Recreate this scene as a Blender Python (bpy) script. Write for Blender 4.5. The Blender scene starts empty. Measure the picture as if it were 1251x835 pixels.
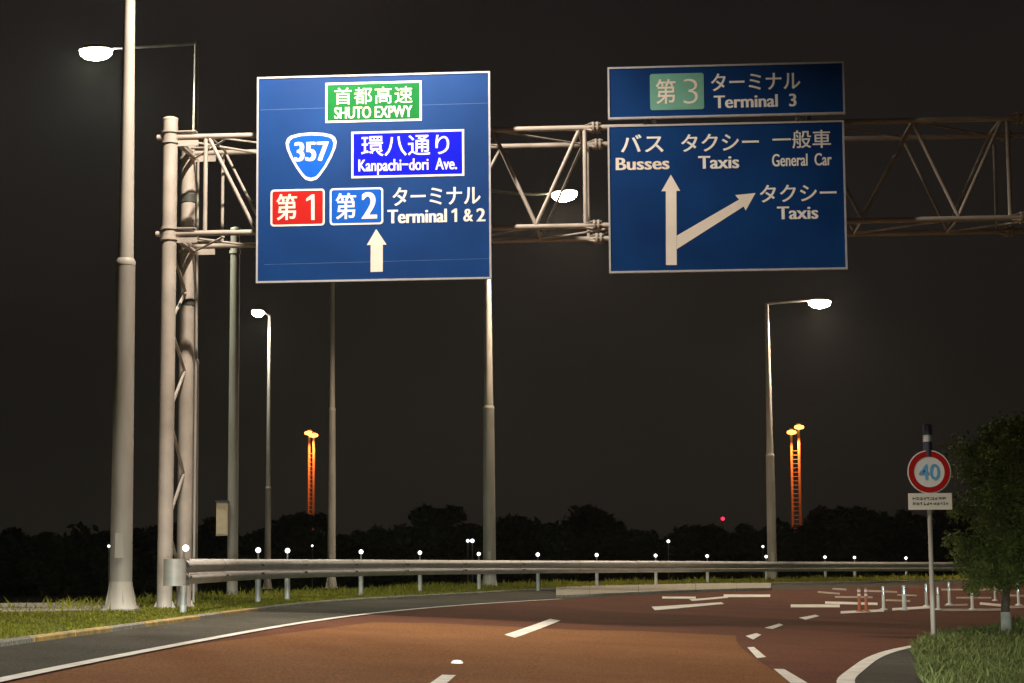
import bpy, math, random
from mathutils import Vector, Matrix
random.seed(7)
scene = bpy.context.scene
COL = scene.collection

# ---------------------------------------------------------------- camera
HEAD = 20000
F_PX, W_PX, H_PX, CAM_Z = 2450.0, 1251.0, 835.0, 1.2
CX, CY = W_PX / 2, H_PX / 2
PITCH, ROLL = math.atan(272.5 / F_PX), 0.0067
_R, _F = Vector((1, 0, 0)), Vector((0, math.cos(PITCH), math.sin(PITCH)))
_U = Vector((0, -math.sin(PITCH), math.cos(PITCH)))
R_ = _R * math.cos(ROLL) - _U * math.sin(ROLL)
U_ = _U * math.cos(ROLL) + _R * math.sin(ROLL)
EYE = Vector((0, 0, CAM_Z))
cam = bpy.data.cameras.new('camera')
cam.sensor_width = 36.0
cam.lens = 36.0 * F_PX / W_PX
cam.clip_start, cam.clip_end = 0.1, 4000
camo = bpy.data.objects.new('camera', cam)
COL.objects.link(camo)
camo.matrix_world = Matrix(((R_.x, U_.x, -_F.x, EYE.x), (R_.y, U_.y, -_F.y, EYE.y), (R_.z, U_.z, -_F.z, EYE.z), (0, 0, 0, 1)))
scene.camera = camo

# ---------------------------------------------------------------- night sky
world = bpy.data.worlds.new('World')
scene.world = world
world.use_nodes = True
nt = world.node_tree
nt.nodes.clear()
wo = nt.nodes.new('ShaderNodeOutputWorld')
bg = nt.nodes.new('ShaderNodeBackground')
tc = nt.nodes.new('ShaderNodeTexCoord')
sx = nt.nodes.new('ShaderNodeSeparateXYZ')
rp = nt.nodes.new('ShaderNodeValToRGB')
nz = nt.nodes.new('ShaderNodeTexNoise')
mx = nt.nodes.new('ShaderNodeMix'); mx.data_type = 'RGBA'; mx.blend_type = 'MULTIPLY'
mr = nt.nodes.new('ShaderNodeMapRange')
nz.inputs['Scale'].default_value = 5.0; nz.inputs['Detail'].default_value = 5.0
mr.inputs['From Min'].default_value = 0.3; mr.inputs['From Max'].default_value = 0.7
mr.inputs['To Min'].default_value = 0.8; mr.inputs['To Max'].default_value = 1.2
rp.color_ramp.elements[0].position = 0.0; rp.color_ramp.elements[0].color = (0.0138, 0.0118, 0.0090, 1)
rp.color_ramp.elements[1].position = 0.35; rp.color_ramp.elements[1].color = (0.0112, 0.0086, 0.0086, 1)
e = rp.color_ramp.elements.new(0.09); e.color = (0.0118, 0.0100, 0.0078, 1)
nt.links.new(tc.outputs['Generated'], sx.inputs[0])
nt.links.new(sx.outputs['Z'], rp.inputs['Fac'])
nt.links.new(tc.outputs['Generated'], nz.inputs['Vector'])
nt.links.new(nz.outputs['Fac'], mr.inputs['Value'])
nt.links.new(rp.outputs['Color'], mx.inputs[6]); nt.links.new(mr.outputs['Result'], mx.inputs[7])
mx.inputs['Factor'].default_value = 1.0
nt.links.new(mx.outputs[2], bg.inputs['Color'])
nt.links.new(bg.outputs[0], wo.inputs['Surface'])
bg.inputs['Strength'].default_value = 1.0
vs = scene.view_settings
vs.view_transform = 'Standard'; vs.look = 'None'; vs.gamma = 1.0; vs.exposure = 0.0; vs.use_curve_mapping = False
scene.cycles.use_denoising = True
scene.cycles.sample_clamp_indirect = 3.0
scene.cycles.max_bounces = 5
SODIUM, WARM, COOL = (1.0, 0.17, 0.025), (1.0, 0.80, 0.60), (0.95, 1.0, 0.80)

# ---------------------------------------------------------------- projection helpers
def ray(px, py):
    return (_F + R_ * ((px - CX) / F_PX) - U_ * ((py - CY) / F_PX))
def at_depth(px, py, Y):
    d = ray(px, py); return EYE + d * (Y / d.y)
def at_z(px, py, z):
    d = ray(px, py); return EYE + d * ((z - CAM_Z) / d.z)

# ---------------------------------------------------------------- materials
MATS = {}
def mat(name, color, rough=0.6, metal=0.0, noise=0.15, scale=8.0, bump=0.0, bscale=None, color2=None, emit=None, estr=0.0, spec=0.5, stretch=None, detail=6.0):
    if name in MATS: return MATS[name]
    m = bpy.data.materials.new(name); m.use_nodes = True
    t = m.node_tree; b = t.nodes['Principled BSDF']
    b.inputs['Roughness'].default_value = rough; b.inputs['Metallic'].default_value = metal
    b.inputs['Specular IOR Level'].default_value = spec
    tc = t.nodes.new('ShaderNodeTexCoord'); n = t.nodes.new('ShaderNodeTexNoise')
    n.inputs['Scale'].default_value = scale; n.inputs['Detail'].default_value = detail
    if stretch:
        mp = t.nodes.new('ShaderNodeMapping'); mp.inputs['Scale'].default_value = stretch
        t.links.new(tc.outputs['Object'], mp.inputs[0]); src = mp.outputs[0]
    else: src = tc.outputs['Object']
    t.links.new(src, n.inputs['Vector'])
    r = t.nodes.new('ShaderNodeValToRGB')
    c2 = color2 or tuple(c * (1 - noise * 1.6) for c in color)
    c1 = tuple(min(1, c * (1 + noise)) for c in color)
    r.color_ramp.elements[0].position = 0.3; r.color_ramp.elements[0].color = (*c2, 1)
    r.color_ramp.elements[1].position = 0.7; r.color_ramp.elements[1].color = (*c1, 1)
    t.links.new(n.outputs['Fac'], r.inputs['Fac']); t.links.new(r.outputs['Color'], b.inputs['Base Color'])
    if bump:
        n2 = t.nodes.new('ShaderNodeTexNoise'); n2.inputs['Scale'].default_value = bscale or scale * 5; n2.inputs['Detail'].default_value = 4
        bp = t.nodes.new('ShaderNodeBump'); bp.inputs['Strength'].default_value = bump; bp.inputs['Distance'].default_value = 0.02
        t.links.new(tc.outputs['Object'], n2.inputs['Vector']); t.links.new(n2.outputs['Fac'], bp.inputs['Height']); t.links.new(bp.outputs[0], b.inputs['Normal'])
    if emit:
        b.inputs['Emission Color'].default_value = (*emit, 1); b.inputs['Emission Strength'].default_value = estr
    MATS[name] = m
    return m

def paving(name, base, patch, scale_fine=38.0, tracks=None):
    """asphalt: coarse blotches, fine aggregate speckle and bump"""
    m = bpy.data.materials.new(name); m.use_nodes = True
    t = m.node_tree; b = t.nodes['Principled BSDF']; L = t.links
    tc = t.nodes.new('ShaderNodeTexCoord')
    big = t.nodes.new('ShaderNodeTexNoise'); big.inputs['Scale'].default_value = 0.45; big.inputs['Detail'].default_value = 8; big.inputs['Roughness'].default_value = 0.65
    fine = t.nodes.new('ShaderNodeTexNoise'); fine.inputs['Scale'].default_value = scale_fine; fine.inputs['Detail'].default_value = 3
    L.new(tc.outputs['Object'], big.inputs['Vector']); L.new(tc.outputs['Object'], fine.inputs['Vector'])
    r = t.nodes.new('ShaderNodeValToRGB'); r.color_ramp.elements[0].position = 0.32; r.color_ramp.elements[1].position = 0.68
    r.color_ramp.elements[0].color = (*patch, 1); r.color_ramp.elements[1].color = (*base, 1)
    L.new(big.outputs['Fac'], r.inputs['Fac'])
    mr = t.nodes.new('ShaderNodeMapRange'); mr.inputs['From Min'].default_value = 0.3; mr.inputs['From Max'].default_value = 0.7
    mr.inputs['To Min'].default_value = 0.5; mr.inputs['To Max'].default_value = 1.5
    L.new(fine.outputs['Fac'], mr.inputs['Value'])
    mx = t.nodes.new('ShaderNodeMix'); mx.data_type = 'RGBA'; mx.blend_type = 'MULTIPLY'; mx.inputs['Factor'].default_value = 1
    L.new(r.outputs['Color'], mx.inputs[6]); L.new(mr.outputs['Result'], mx.inputs[7])
    L.new(mx.outputs[2], b.inputs['Base Color'])
    bp = t.nodes.new('ShaderNodeBump'); bp.inputs['Strength'].default_value = 0.35; bp.inputs['Distance'].default_value = 0.01
    L.new(fine.outputs['Fac'], bp.inputs['Height']); L.new(bp.outputs[0], b.inputs['Normal'])
    b.inputs['Roughness'].default_value = 0.95; b.inputs['Specular IOR Level'].default_value = 0.06
    MATS[name] = m
    return m

M_ROAD = paving('road_brown_asphalt', (0.155, 0.064, 0.038), (0.115, 0.049, 0.031))
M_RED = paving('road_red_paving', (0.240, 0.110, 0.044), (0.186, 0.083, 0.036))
M_SHOULDER = paving('shoulder_grey_asphalt', (0.105, 0.096, 0.076), (0.066, 0.061, 0.050))
M_CONC = paving('pale_concrete', (0.33, 0.30, 0.25), (0.22, 0.20, 0.165), 30)
M_APRON = paving('apron_concrete', (0.46, 0.42, 0.35), (0.34, 0.31, 0.26), 30)
M_PAINT = mat('worn_white_road_paint', (0.84, 0.81, 0.74), 0.7, noise=0.06, scale=3.0, color2=(0.62, 0.58, 0.50), bump=0.2, bscale=60)
M_PAINT_OLD = mat('faded_road_paint', (0.42, 0.37, 0.30), 0.8, noise=0.1, scale=2.5, color2=(0.17, 0.12, 0.09))
M_YELLOW = mat('yellow_kerb_paint', (0.55, 0.33, 0.08), 0.7, noise=0.1, scale=5, color2=(0.22, 0.17, 0.08))
M_EARTH = mat('dark_soil', (0.045, 0.040, 0.022), 0.95, noise=0.4, scale=1.5, spec=0.1)
M_TURF = mat('verge_turf', (0.085, 0.095, 0.022), 0.95, scale=2.0, color2=(0.060, 0.062, 0.018), spec=0.1)
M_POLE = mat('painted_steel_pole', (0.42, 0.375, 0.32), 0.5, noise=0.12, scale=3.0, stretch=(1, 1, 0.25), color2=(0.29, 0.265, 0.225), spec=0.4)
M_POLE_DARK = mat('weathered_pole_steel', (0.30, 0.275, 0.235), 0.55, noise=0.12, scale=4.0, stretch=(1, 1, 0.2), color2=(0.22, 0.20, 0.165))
M_GANTRY = mat('gantry_steel', (0.49, 0.425, 0.36), 0.5, noise=0.10, scale=2.2, color2=(0.36, 0.31, 0.265))
M_RAIL = mat('galvanised_rail', (0.52, 0.50, 0.46), 0.5, metal=0.12, noise=0.12, scale=2.0, stretch=(1, 1, 4), color2=(0.44, 0.42, 0.39))
M_BAND = mat('dark_clamp', (0.07, 0.075, 0.06), 0.6)
M_SIGNBLUE = mat('sign_blue_sheeting', (0.0040, 0.046, 0.195), 0.5, noise=0.06, scale=0.8, color2=(0.0030, 0.034, 0.150), spec=0.2)
M_SIGNBLUE2 = mat('darker_sign_blue_sheeting', (0.003, 0.044, 0.175), 0.5, noise=0.06, scale=0.8, color2=(0.002, 0.028, 0.130), spec=0.15)
M_VIVID = mat('vivid_blue_sheeting', (0.004, 0.007, 0.60), 0.5, spec=0.08, noise=0.03)
M_ROUTE = mat('route_blue_sheeting', (0.007, 0.10, 0.52), 0.5, spec=0.08, noise=0.03)
M_GREEN = mat('expressway_green_sheeting', (0.008, 0.165, 0.035), 0.5, spec=0.08, noise=0.05)
M_RED_S = mat('red_sheeting', (0.45, 0.014, 0.012), 0.5, spec=0.08, noise=0.04)
M_PALEG = mat('pale_green_sheeting', (0.17, 0.40, 0.31), 0.5, spec=0.08, noise=0.05)
M_WHITE = mat('white_sheeting', (0.86, 0.85, 0.82), 0.4, noise=0.03, scale=3)
M_CREAM = mat('cream_sheeting', (0.84, 0.76, 0.66), 0.4, noise=0.04, scale=3)
M_ALU = mat('sign_frame_aluminium', (0.62, 0.61, 0.62), 0.35, metal=0.3, noise=0.06)
M_SIGNBACK = mat('sign_back_aluminium', (0.30, 0.30, 0.29), 0.5, metal=0.4)
M_SEAM = mat('panel_seam', (0.07, 0.15, 0.36), 0.4, noise=0.2, scale=4)
M_BARK = mat('bark', (0.075, 0.055, 0.040), 0.9, noise=0.3, scale=12, bump=0.5)
M_BARK_PALE = mat('pale_trunk_wrap', (0.36, 0.34, 0.29), 0.85, noise=0.2, scale=8)
M_FARLEAF = mat('far_foliage', (0.028, 0.036, 0.016), 0.9, noise=0.4, scale=2, spec=0.05)
M_LEAF = mat('near_foliage', (0.135, 0.150, 0.040), 0.75, noise=0.35, scale=3.0, color2=(0.050, 0.064, 0.016), spec=0.15)
M_GRASS = mat('grass_blades', (0.185, 0.185, 0.020), 0.85, noise=0.25, scale=1.4, color2=(0.120, 0.115, 0.022), spec=0.12)
M_GRASS2 = mat('long_grass_blades', (0.150, 0.180, 0.058), 0.85, noise=0.3, scale=1.2, color2=(0.070, 0.080, 0.028), spec=0.12)
M_DARKMETAL = mat('dark_fitting', (0.045, 0.045, 0.075), 0.4)
M_BOLL = mat('white_bollard_plastic', (0.80, 0.78, 0.70), 0.5, noise=0.06)
M_BOLLO = mat('orange_bollard_plastic', (0.50, 0.13, 0.055), 0.5, noise=0.08)
M_REFL = mat('reflective_band', (0.55, 0.60, 0.66), 0.15, metal=0.5, noise=0.05)
M_BOXY = mat('beige_cabinet_paint', (0.62, 0.50, 0.33), 0.5, noise=0.06)
M_MARK40 = mat('sign_number_blue', (0.15, 0.46, 0.80), 0.5)
M_INK = mat('dark_sign_ink', (0.12, 0.13, 0.10), 0.6)
M_MAST = mat('mast_galvanised_steel', (0.42, 0.40, 0.36), 0.55, noise=0.1, scale=0.5)
def glow(name, color, s): return mat(name, (0.9, 0.9, 0.9), 0.4, emit=color, estr=s)
G_COOL = glow('lens_cool', COOL, 260); G_WARM = glow('lens_warm', (1.0, 0.86, 0.60), 260); G_PEACH = glow('lens_peach', (1.0, 0.84, 0.68), 260)
G_NEAR = glow('lens_near', (1.0, 0.86, 0.66), 12); G_SOD = glow('lens_sodium', (1.0, 0.33, 0.07), 5); G_REDL = glow('lens_red', (1.0, 0.012, 0.05), 4.5)
G_RETRO = glow('retroreflector_glow', (0.92, 0.96, 1.0), 3.0); G_DIM = glow('far_lens', (0.9, 0.95, 1.0), 2.2)

# ---------------------------------------------------------------- mesh builder (world coordinates)
MW = {}
class MB:
    def __init__(s): s.v = []; s.f = []; s.sm = []; s.mi = []; s.m = 0
    def face(s, idx, smooth=False): s.f.append(tuple(idx)); s.sm.append(smooth); s.mi.append(s.m)
    def poly(s, pts, smooth=False):
        n = len(s.v); s.v += [Vector(p) for p in pts]; s.face(range(n, n + len(pts)), smooth)
    def box(s, c, size, ax=None):
        c = Vector(c); X, Y, Z = ax or (Vector((1, 0, 0)), Vector((0, 1, 0)), Vector((0, 0, 1)))
        hx, hy, hz = size[0] / 2, size[1] / 2, size[2] / 2
        P = [c + X * a * hx + Y * b * hy + Z * d * hz for d in (-1, 1) for b in (-1, 1) for a in (-1, 1)]
        n = len(s.v); s.v += P
        for q in ((0, 2, 3, 1), (4, 5, 7, 6), (0, 1, 5, 4), (2, 6, 7, 3), (0, 4, 6, 2), (1, 3, 7, 5)): s.face([n + i for i in q])
        return s
    def tube(s, p0, p1, r0, r1=None, n=12, caps=True):
        p0, p1 = Vector(p0), Vector(p1); r1 = r0 if r1 is None else r1
        d = (p1 - p0).normalized(); a = d.orthogonal().normalized() if abs(d.z) < 0.9999 else Vector((1, 0, 0)); b = d.cross(a)
        A = [p0 + (a * math.cos(t) + b * math.sin(t)) * r0 for t in [2 * math.pi * i / n for i in range(n)]]
        B = [p1 + (a * math.cos(t) + b * math.sin(t)) * r1 for t in [2 * math.pi * i / n for i in range(n)]]
        k = len(s.v); s.v += A + B
        for i in range(n): j = (i + 1) % n; s.face((k + i, k + j, k + n + j, k + n + i), True)
        if caps: s.poly(A[::-1]); s.poly(B)
        return s
    def path(s, pts, r, n=10):
        for i in range(len(pts) - 1):
            ra = r[i] if isinstance(r, (list, tuple)) else r; rb = r[i + 1] if isinstance(r, (list, tuple)) else r
            s.tube(pts[i], pts[i + 1], ra, rb, n)
        return s
    def lathe(s, c, prof, n=16, Z=Vector((0, 0, 1)), sx=1.0, sy=1.0, X=Vector((1, 0, 0))):
        c = Vector(c); Y = Z.cross(X); k = len(s.v)
        for (r, z) in prof:
            for i in range(n):
                t = 2 * math.pi * i / n; s.v.append(c + X * (r * sx * math.cos(t)) + Y * (r * sy * math.sin(t)) + Z * z)
        for q in range(len(prof) - 1):
            for i in range(n):
                j = (i + 1) % n; s.face((k + q * n + i, k + q * n + j, k + (q + 1) * n + j, k + (q + 1) * n + i), True)
        return s
    def prism(s, outline, depth):          # outline: 3D points, depth: 3D vector
        D = Vector(depth); P = [Vector(p) for p in outline]; s.poly(P[::-1]); s.poly([p + D for p in P])
        for i in range(len(P)): j = (i + 1) % len(P); s.poly([P[i], P[j], P[j] + D, P[i] + D])
        return s
    def ribbon(s, A, B):                   # two matched polylines
        k = len(s.v); n = len(A); s.v += [Vector(p) for p in A] + [Vector(p) for p in B]
        for i in range(n - 1): s.face((k + i, k + n + i, k + n + i + 1, k + i + 1))
        return s
    def build(s, name, m, parent=None):
        inv = MW[parent.name].inverted() if parent is not None else Matrix.Identity(4)
        me = bpy.data.meshes.new(name); me.from_pydata([inv @ v for v in s.v], [], s.f); me.update()
        me.polygons.foreach_set('use_smooth', s.sm)
        for x in (m if isinstance(m, (list, tuple)) else [m]): me.materials.append(x)
        if isinstance(m, (list, tuple)): me.polygons.foreach_set('material_index', s.mi)
        o = bpy.data.objects.new(name, me); COL.objects.link(o); o.parent = parent
        MW[o.name] = MW[parent.name] if parent is not None else Matrix.Identity(4)
        return o

def tag(o, label=None, cat=None, group=None, kind=None):
    if label: o['label'] = label
    if cat: o['category'] = cat
    if group: o['group'] = group
    if kind: o['kind'] = kind
    return o
def thing(name, label, cat, loc, group=None, axes=None):
    o = bpy.data.objects.new(name, None); COL.objects.link(o); o.empty_display_size = 0.2
    M = Matrix.Translation(Vector(loc))
    if axes:
        X, Y, Z = axes; M = M @ Matrix(((X.x, Y.x, Z.x, 0), (X.y, Y.y, Z.y, 0), (X.z, Y.z, Z.z, 0), (0, 0, 0, 1)))
    o.matrix_world = M; MW[o.name] = M
    return tag(o, label, cat, group)
def structure(name, mb, m): return tag(mb.build(name, m), kind='structure')
def spot(name, parent, loc, target, power, color, deg=150, blend=0.6, radius=0.12):
    l = bpy.data.lights.new(name, 'SPOT'); l.energy = power; l.color = color; l.spot_size = math.radians(deg); l.spot_blend = blend; l.shadow_soft_size = radius
    o = bpy.data.objects.new(name, l); COL.objects.link(o)
    d = (Vector(target) - Vector(loc)).normalized()
    M = Matrix.Translation(Vector(loc)) @ d.to_track_quat('-Z', 'Y').to_matrix().to_4x4()
    o.parent = parent; o.matrix_local = MW[parent.name].inverted() @ M if parent is not None else M
    return o
def copy_tree(o, parent=None):
    c = o.copy(); COL.objects.link(c); c.parent = parent
    for ch in list(o.children): copy_tree(ch, c)
    return c

# ---------------------------------------------------------------- road alignment
def catmull(P, step=0.5):
    out = []
    for i in range(len(P) - 1):
        p0 = P[max(i - 1, 0)]; p1 = P[i]; p2 = P[i + 1]; p3 = P[min(i + 2, len(P) - 1)]
        n = max(2, int((p2 - p1).length / step))
        for k in range(n):
            t = k / n
            out.append(0.5 * ((2 * p1) + (p2 - p0) * t + (2 * p0 - 5 * p1 + 4 * p2 - p3) * t * t + (3 * p1 - p0 - 3 * p2 + p3) * t ** 3))
    out.append(P[-1].copy())
    return out
def smooth_line(P, it=6):
    for _ in range(it):
        P = [P[0]] + [(P[i - 1] + P[i] * 2 + P[i + 1]) / 4 for i in range(1, len(P) - 1)] + [P[-1]]
    return P
ZE = 0.36
def px_line(pts, z): return [at_z(x, y, z) for x, y in pts]
e_px = [(0, 827), (132, 804), (230, 788), (320, 768.5), (366, 760), (465, 748), (530, 741.5), (630, 735), (720, 730.5), (818, 725.5), (940, 721)]
E = [Vector((-3.6, -30, ZE)), Vector((-3.72, -8, ZE)), Vector((-3.76, 6, ZE))] + px_line(e_px, ZE)
last, dirn = E[-1], (E[-1] - E[-2]).normalized()
h = math.atan2(dirn.x, dirn.y)
for k in range(12):
    h += 0.09; last = last + Vector((math.sin(h), math.cos(h), 0)) * 5.5; E.append(last)
    if h > 1.3: h -= 0.09
E = smooth_line(catmull(E, 0.8), 60)
def normals(P):
    out = []
    for i in range(len(P)):
        t = (P[min(i + 1, len(P) - 1)] - P[max(i - 1, 0)]); out.append(Vector((t.y, -t.x, 0)).normalized())
    return out
EN = normals(E)
def zroad(d):
    if d < 0: return ZE + 0.02 * min(-d, 3)
    return ZE - 0.05 * d if d < 9 else ZE - 0.45 - 0.12 * (1 - math.exp(-(d - 9) * 0.05 / 0.12))
def dist_e(x, y):
    best = 1e9; bi = 0
    for i in range(0, len(E)):
        q = (E[i].x - x) ** 2 + (E[i].y - y) ** 2
        if q < best: best = q; bi = i
    v = Vector((x, y, 0)) - Vector((E[bi].x, E[bi].y, 0))
    return v.dot(EN[bi])
def on_road(px, py, off=0.0):
    z = 0.1; p = at_z(px, py, z)
    d = ray(px, py); lo, hi = 8.0, 140.0          # march along the ray until it passes below the road
    t = lo
    while t < hi:
        q = EYE + d * t
        if q.z < zroad(dist_e(q.x, q.y)): break
        t += 1.0
    a, b = t - 1.0, t
    for _ in range(14):
        m_ = (a + b) / 2; q = EYE + d * m_
        if q.z < zroad(dist_e(q.x, q.y)): b = m_
        else: a = m_
    return q
def draped(pts2d, off, sub=0.6):
    """a polygon draped on the road: grid of points clipped as quad strip (4 corner quads only)"""
    a, b, c, d = [Vector((p.x, p.y, 0)) for p in pts2d]
    nl = max(1, int(max((b - a).length, (c - d).length) / sub)); nw = max(1, int(max((d - a).length, (c - b).length) / sub))
    mb = MB(); k = 0
    for i in range(nl + 1):
        for j in range(nw + 1):
            p = a.lerp(b, i / nl).lerp(d.lerp(c, i / nl), j / nw)
            mb.v.append(Vector((p.x, p.y, zroad(dist_e(p.x, p.y)) + off)))
    for i in range(nl):
        for j in range(nw):
            q = i * (nw + 1) + j; mb.face((q, q + nw + 1, q + nw + 2, q + 1))
    return mb

# carriageway
VS = [0, 0.4, 1, 1.6, 2.2, 3, 4, 5, 6, 7, 8, 9, 10, 11, 12, 14, 16, 18, 20, 23, 26, 30]
mb = MB(); nE = len(E)
for i in range(nE):
    for v in VS:
        p = E[i] + EN[i] * v; mb.v.append(Vector((p.x, p.y, zroad(v))))
for i in range(nE - 1):
    for j in range(len(VS) - 1):
        q = i * len(VS) + j; mb.face((q, q + len(VS), q + len(VS) + 1, q + 1))
structure('road', mb, M_ROAD)

# kerb line (left verge)
ZK = 0.45
k_px = [(0, 786), (60, 778), (132, 769), (234, 756), (309, 744.5), (366, 738), (465, 731), (563, 726), (640, 721.5), (690, 718.5)]
K = px_line(k_px, ZK)
kd = [dist_e(p.x, p.y) for p in K]
K = [Vector((-5.35, -30, ZK)), Vector((-5.35, 0, ZK)), Vector((-5.3, 15, ZK))] + K
iK = max(range(nE), key=lambda i: -(E[i] - K[-1]).length)
# after the last traced point the kerb runs parallel with the edge line, closing in
off0 = -dist_e(K[-1].x, K[-1].y)
for j, i in enumerate(range(iK + 5, nE, 8)):
    o_ = max(0.75, off0 - 0.35 * (j + 1)); p = E[i] - EN[i] * o_; K.append(Vector((p.x, p.y, ZK)))
K = smooth_line(catmull(K, 0.8), 30)
KN = normals(K)
def zk(p): return ZK + 0.0
# shoulder between edge line and kerb: ribbon over K with matched nearest E
def nearest(P, p): return min(range(len(P)), key=lambda i: (P[i].x - p.x) ** 2 + (P[i].y - p.y) ** 2)
A, B = [], []
for i, p in enumerate(K):
    q = E[nearest(E, p)]; A.append(Vector((p.x, p.y, ZK - 0.03))); B.append(Vector((q.x, q.y, ZE + 0.001)))
mbs = MB(); mbs.ribbon(A, B)
structure('road_shoulder', mbs, M_SHOULDER)
# kerbstones
def offset(P, N, d, z): return [Vector((P[i].x + N[i].x * d, P[i].y + N[i].y * d, z)) for i in range(len(P))]
KT = ZK + 0.028
# kerb as single stones near by; joined beyond
kerb = thing('kerb', 'low concrete kerb with yellow painted lengths along the left verge', 'kerb', (K[40].x, K[40].y, ZK - 0.03))
seglen = 0; i = 0; count = 0; far = MB()
ksegs = []
acc = 0; start = 0
for i in range(1, len(K)):
    acc += (K[i] - K[i - 1]).length
    if acc >= 1.0:
        ksegs.append((start, i)); start = i; acc = 0
kerb_front, kerb_back = 0.03, -0.12
def in_yellow(px): return any(a <= px <= b for a, b in ((44, 138), (186, 240), (268, 312)))
def to_px(p):
    v = Vector(p) - EYE; d = v.dot(_F)
    return CX + F_PX * v.dot(R_) / d, CY - F_PX * v.dot(U_) / d
stone_mesh_count = 0
for (a, b) in ksegs:
    mid = K[(a + b) // 2]
    vis = mid.y > 14
    if not vis and mid.y < 10: pass
    x, y = to_px(mid) if mid.y > 2 else (-999, 0)
    yel = in_yellow(x) and mid.y < 45 and mid.y > 14
    if mid.y > 75: tgt = far
    else: tgt = MB()
    for q in range(a, b):
        P, N = K, KN; g0 = 0.012 if q == a else 0; g1 = 0.012 if q == b - 1 else 0
        t = (P[q + 1] - P[q]).normalized()
        p0, p1 = P[q] + t * g0, P[q + 1] - t * g1
        f0, f1 = p0 + N[q] * kerb_front, p1 + N[q + 1] * kerb_front; c0, c1 = p0 + N[q] * kerb_back, p1 + N[q + 1] * kerb_back
        def Z(p, z): return Vector((p.x, p.y, z))
        tgt.poly([Z(f0, ZK - .06), Z(f1, ZK - .06), Z(f1, KT - .015), Z(f0, KT - .015)])
        m0, m1 = f0 - N[q] * .02, f1 - N[q + 1] * .02
        tgt.poly([Z(f0, KT - .015), Z(f1, KT - .015), Z(m1, KT), Z(m0, KT)])
        tgt.poly([Z(m0, KT), Z(m1, KT), Z(c1, KT), Z(c0, KT)])
        tgt.poly([Z(c0, KT), Z(c1, KT), Z(c1, ZK - .06), Z(c0, ZK - .06)])
        if q == a: tgt.poly([Z(f0, ZK - .06), Z(f0, KT), Z(c0, KT), Z(c0, ZK - .06)])
        if q == b - 1: tgt.poly([Z(f1, ZK - .06), Z(c1, ZK - .06), Z(c1, KT), Z(f1, KT)])
    if tgt is not far:
        o = tgt.build('kerbstone', M_YELLOW if yel else M_CONC, kerb)
        if yel: o['label'] = 'yellow painted kerbstone'
if far.v: tag(far.build('far_kerbstones', M_CONC, kerb), kind='stuff')

# verge ground: rises from kerb, then drops
ZV = 0.54
prof = [(-0.12, ZK + 0.015), (-0.5, 0.49), (-1.2, 0.52), (-2.4, ZV), (-3.6, ZV - 0.01), (-4.6, 0.40), (-7.5, -0.28), (-9.5, -0.40)]
mb = MB(); n = len(prof)
for i in range(len(K)):
    for d, z in prof:
        jx = 0.02 * math.sin(i * 1.7 + d * 5) if -4 < d < -0.3 else 0
        mb.v.append(Vector((K[i].x + KN[i].x * d, K[i].y + KN[i].y * d, z + jx)))
for i in range(len(K) - 1):
    for j in range(n - 1):
        q = i * n + j; mb.face((q, q + 1, q + n + 1, q + n), True)
structure('verge', mb, M_TURF)
def zverge(d):
    for (a, za), (b, zb) in zip(prof, prof[1:]):
        if b <= d <= a: return za + (zb - za) * (d - a) / (b - a)
    return -0.3
# pale path beyond the verge on the far left
p_px = [(-60, 748, 737), (0, 748, 737.5), (60, 747, 737), (120, 745, 737), (170, 743.5, 737)]
a_ = [at_z(x, y0, 0.56) for x, y0, y1 in p_px]; b_ = [at_z(x, y1, 0.56) for x, y0, y1 in p_px]
mb = MB(); mb.ribbon([Vector((p.x, p.y, 0.568)) for p in a_], [Vector((p.x, p.y, 0.568)) for p in b_])
mb.ribbon([Vector((p.x, p.y, 0.30)) for p in a_], [Vector((p.x, p.y, 0.568)) for p in a_])
structure('path', mb, M_CONC)

# wide ground
mb = MB()
S = 700
mb.poly([(-S, -S, -0.45), (S, -S, -0.45), (S, S, -0.45), (-S, S, -0.45)])
structure('ground', mb, M_EARTH)

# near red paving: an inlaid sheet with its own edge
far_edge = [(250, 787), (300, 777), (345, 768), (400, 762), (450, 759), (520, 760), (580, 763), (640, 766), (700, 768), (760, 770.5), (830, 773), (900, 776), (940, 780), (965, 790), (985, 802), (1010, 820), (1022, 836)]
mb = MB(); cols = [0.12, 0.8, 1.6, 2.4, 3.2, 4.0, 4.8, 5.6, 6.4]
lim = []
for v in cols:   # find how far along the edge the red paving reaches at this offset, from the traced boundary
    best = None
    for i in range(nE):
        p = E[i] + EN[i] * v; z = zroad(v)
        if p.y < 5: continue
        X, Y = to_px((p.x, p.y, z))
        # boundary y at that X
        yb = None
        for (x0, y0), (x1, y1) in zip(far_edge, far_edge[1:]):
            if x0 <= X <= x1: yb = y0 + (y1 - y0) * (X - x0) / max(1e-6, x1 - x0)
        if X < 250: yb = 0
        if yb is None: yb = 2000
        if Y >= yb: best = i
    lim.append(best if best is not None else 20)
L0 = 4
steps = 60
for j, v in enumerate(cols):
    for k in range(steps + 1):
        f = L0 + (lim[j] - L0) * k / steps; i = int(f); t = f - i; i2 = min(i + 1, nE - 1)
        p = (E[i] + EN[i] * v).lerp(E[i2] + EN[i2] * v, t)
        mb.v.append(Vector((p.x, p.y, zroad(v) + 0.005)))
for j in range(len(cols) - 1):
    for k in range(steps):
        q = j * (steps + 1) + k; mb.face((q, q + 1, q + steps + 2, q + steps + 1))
structure('red_road_paving', mb, M_RED)

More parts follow.
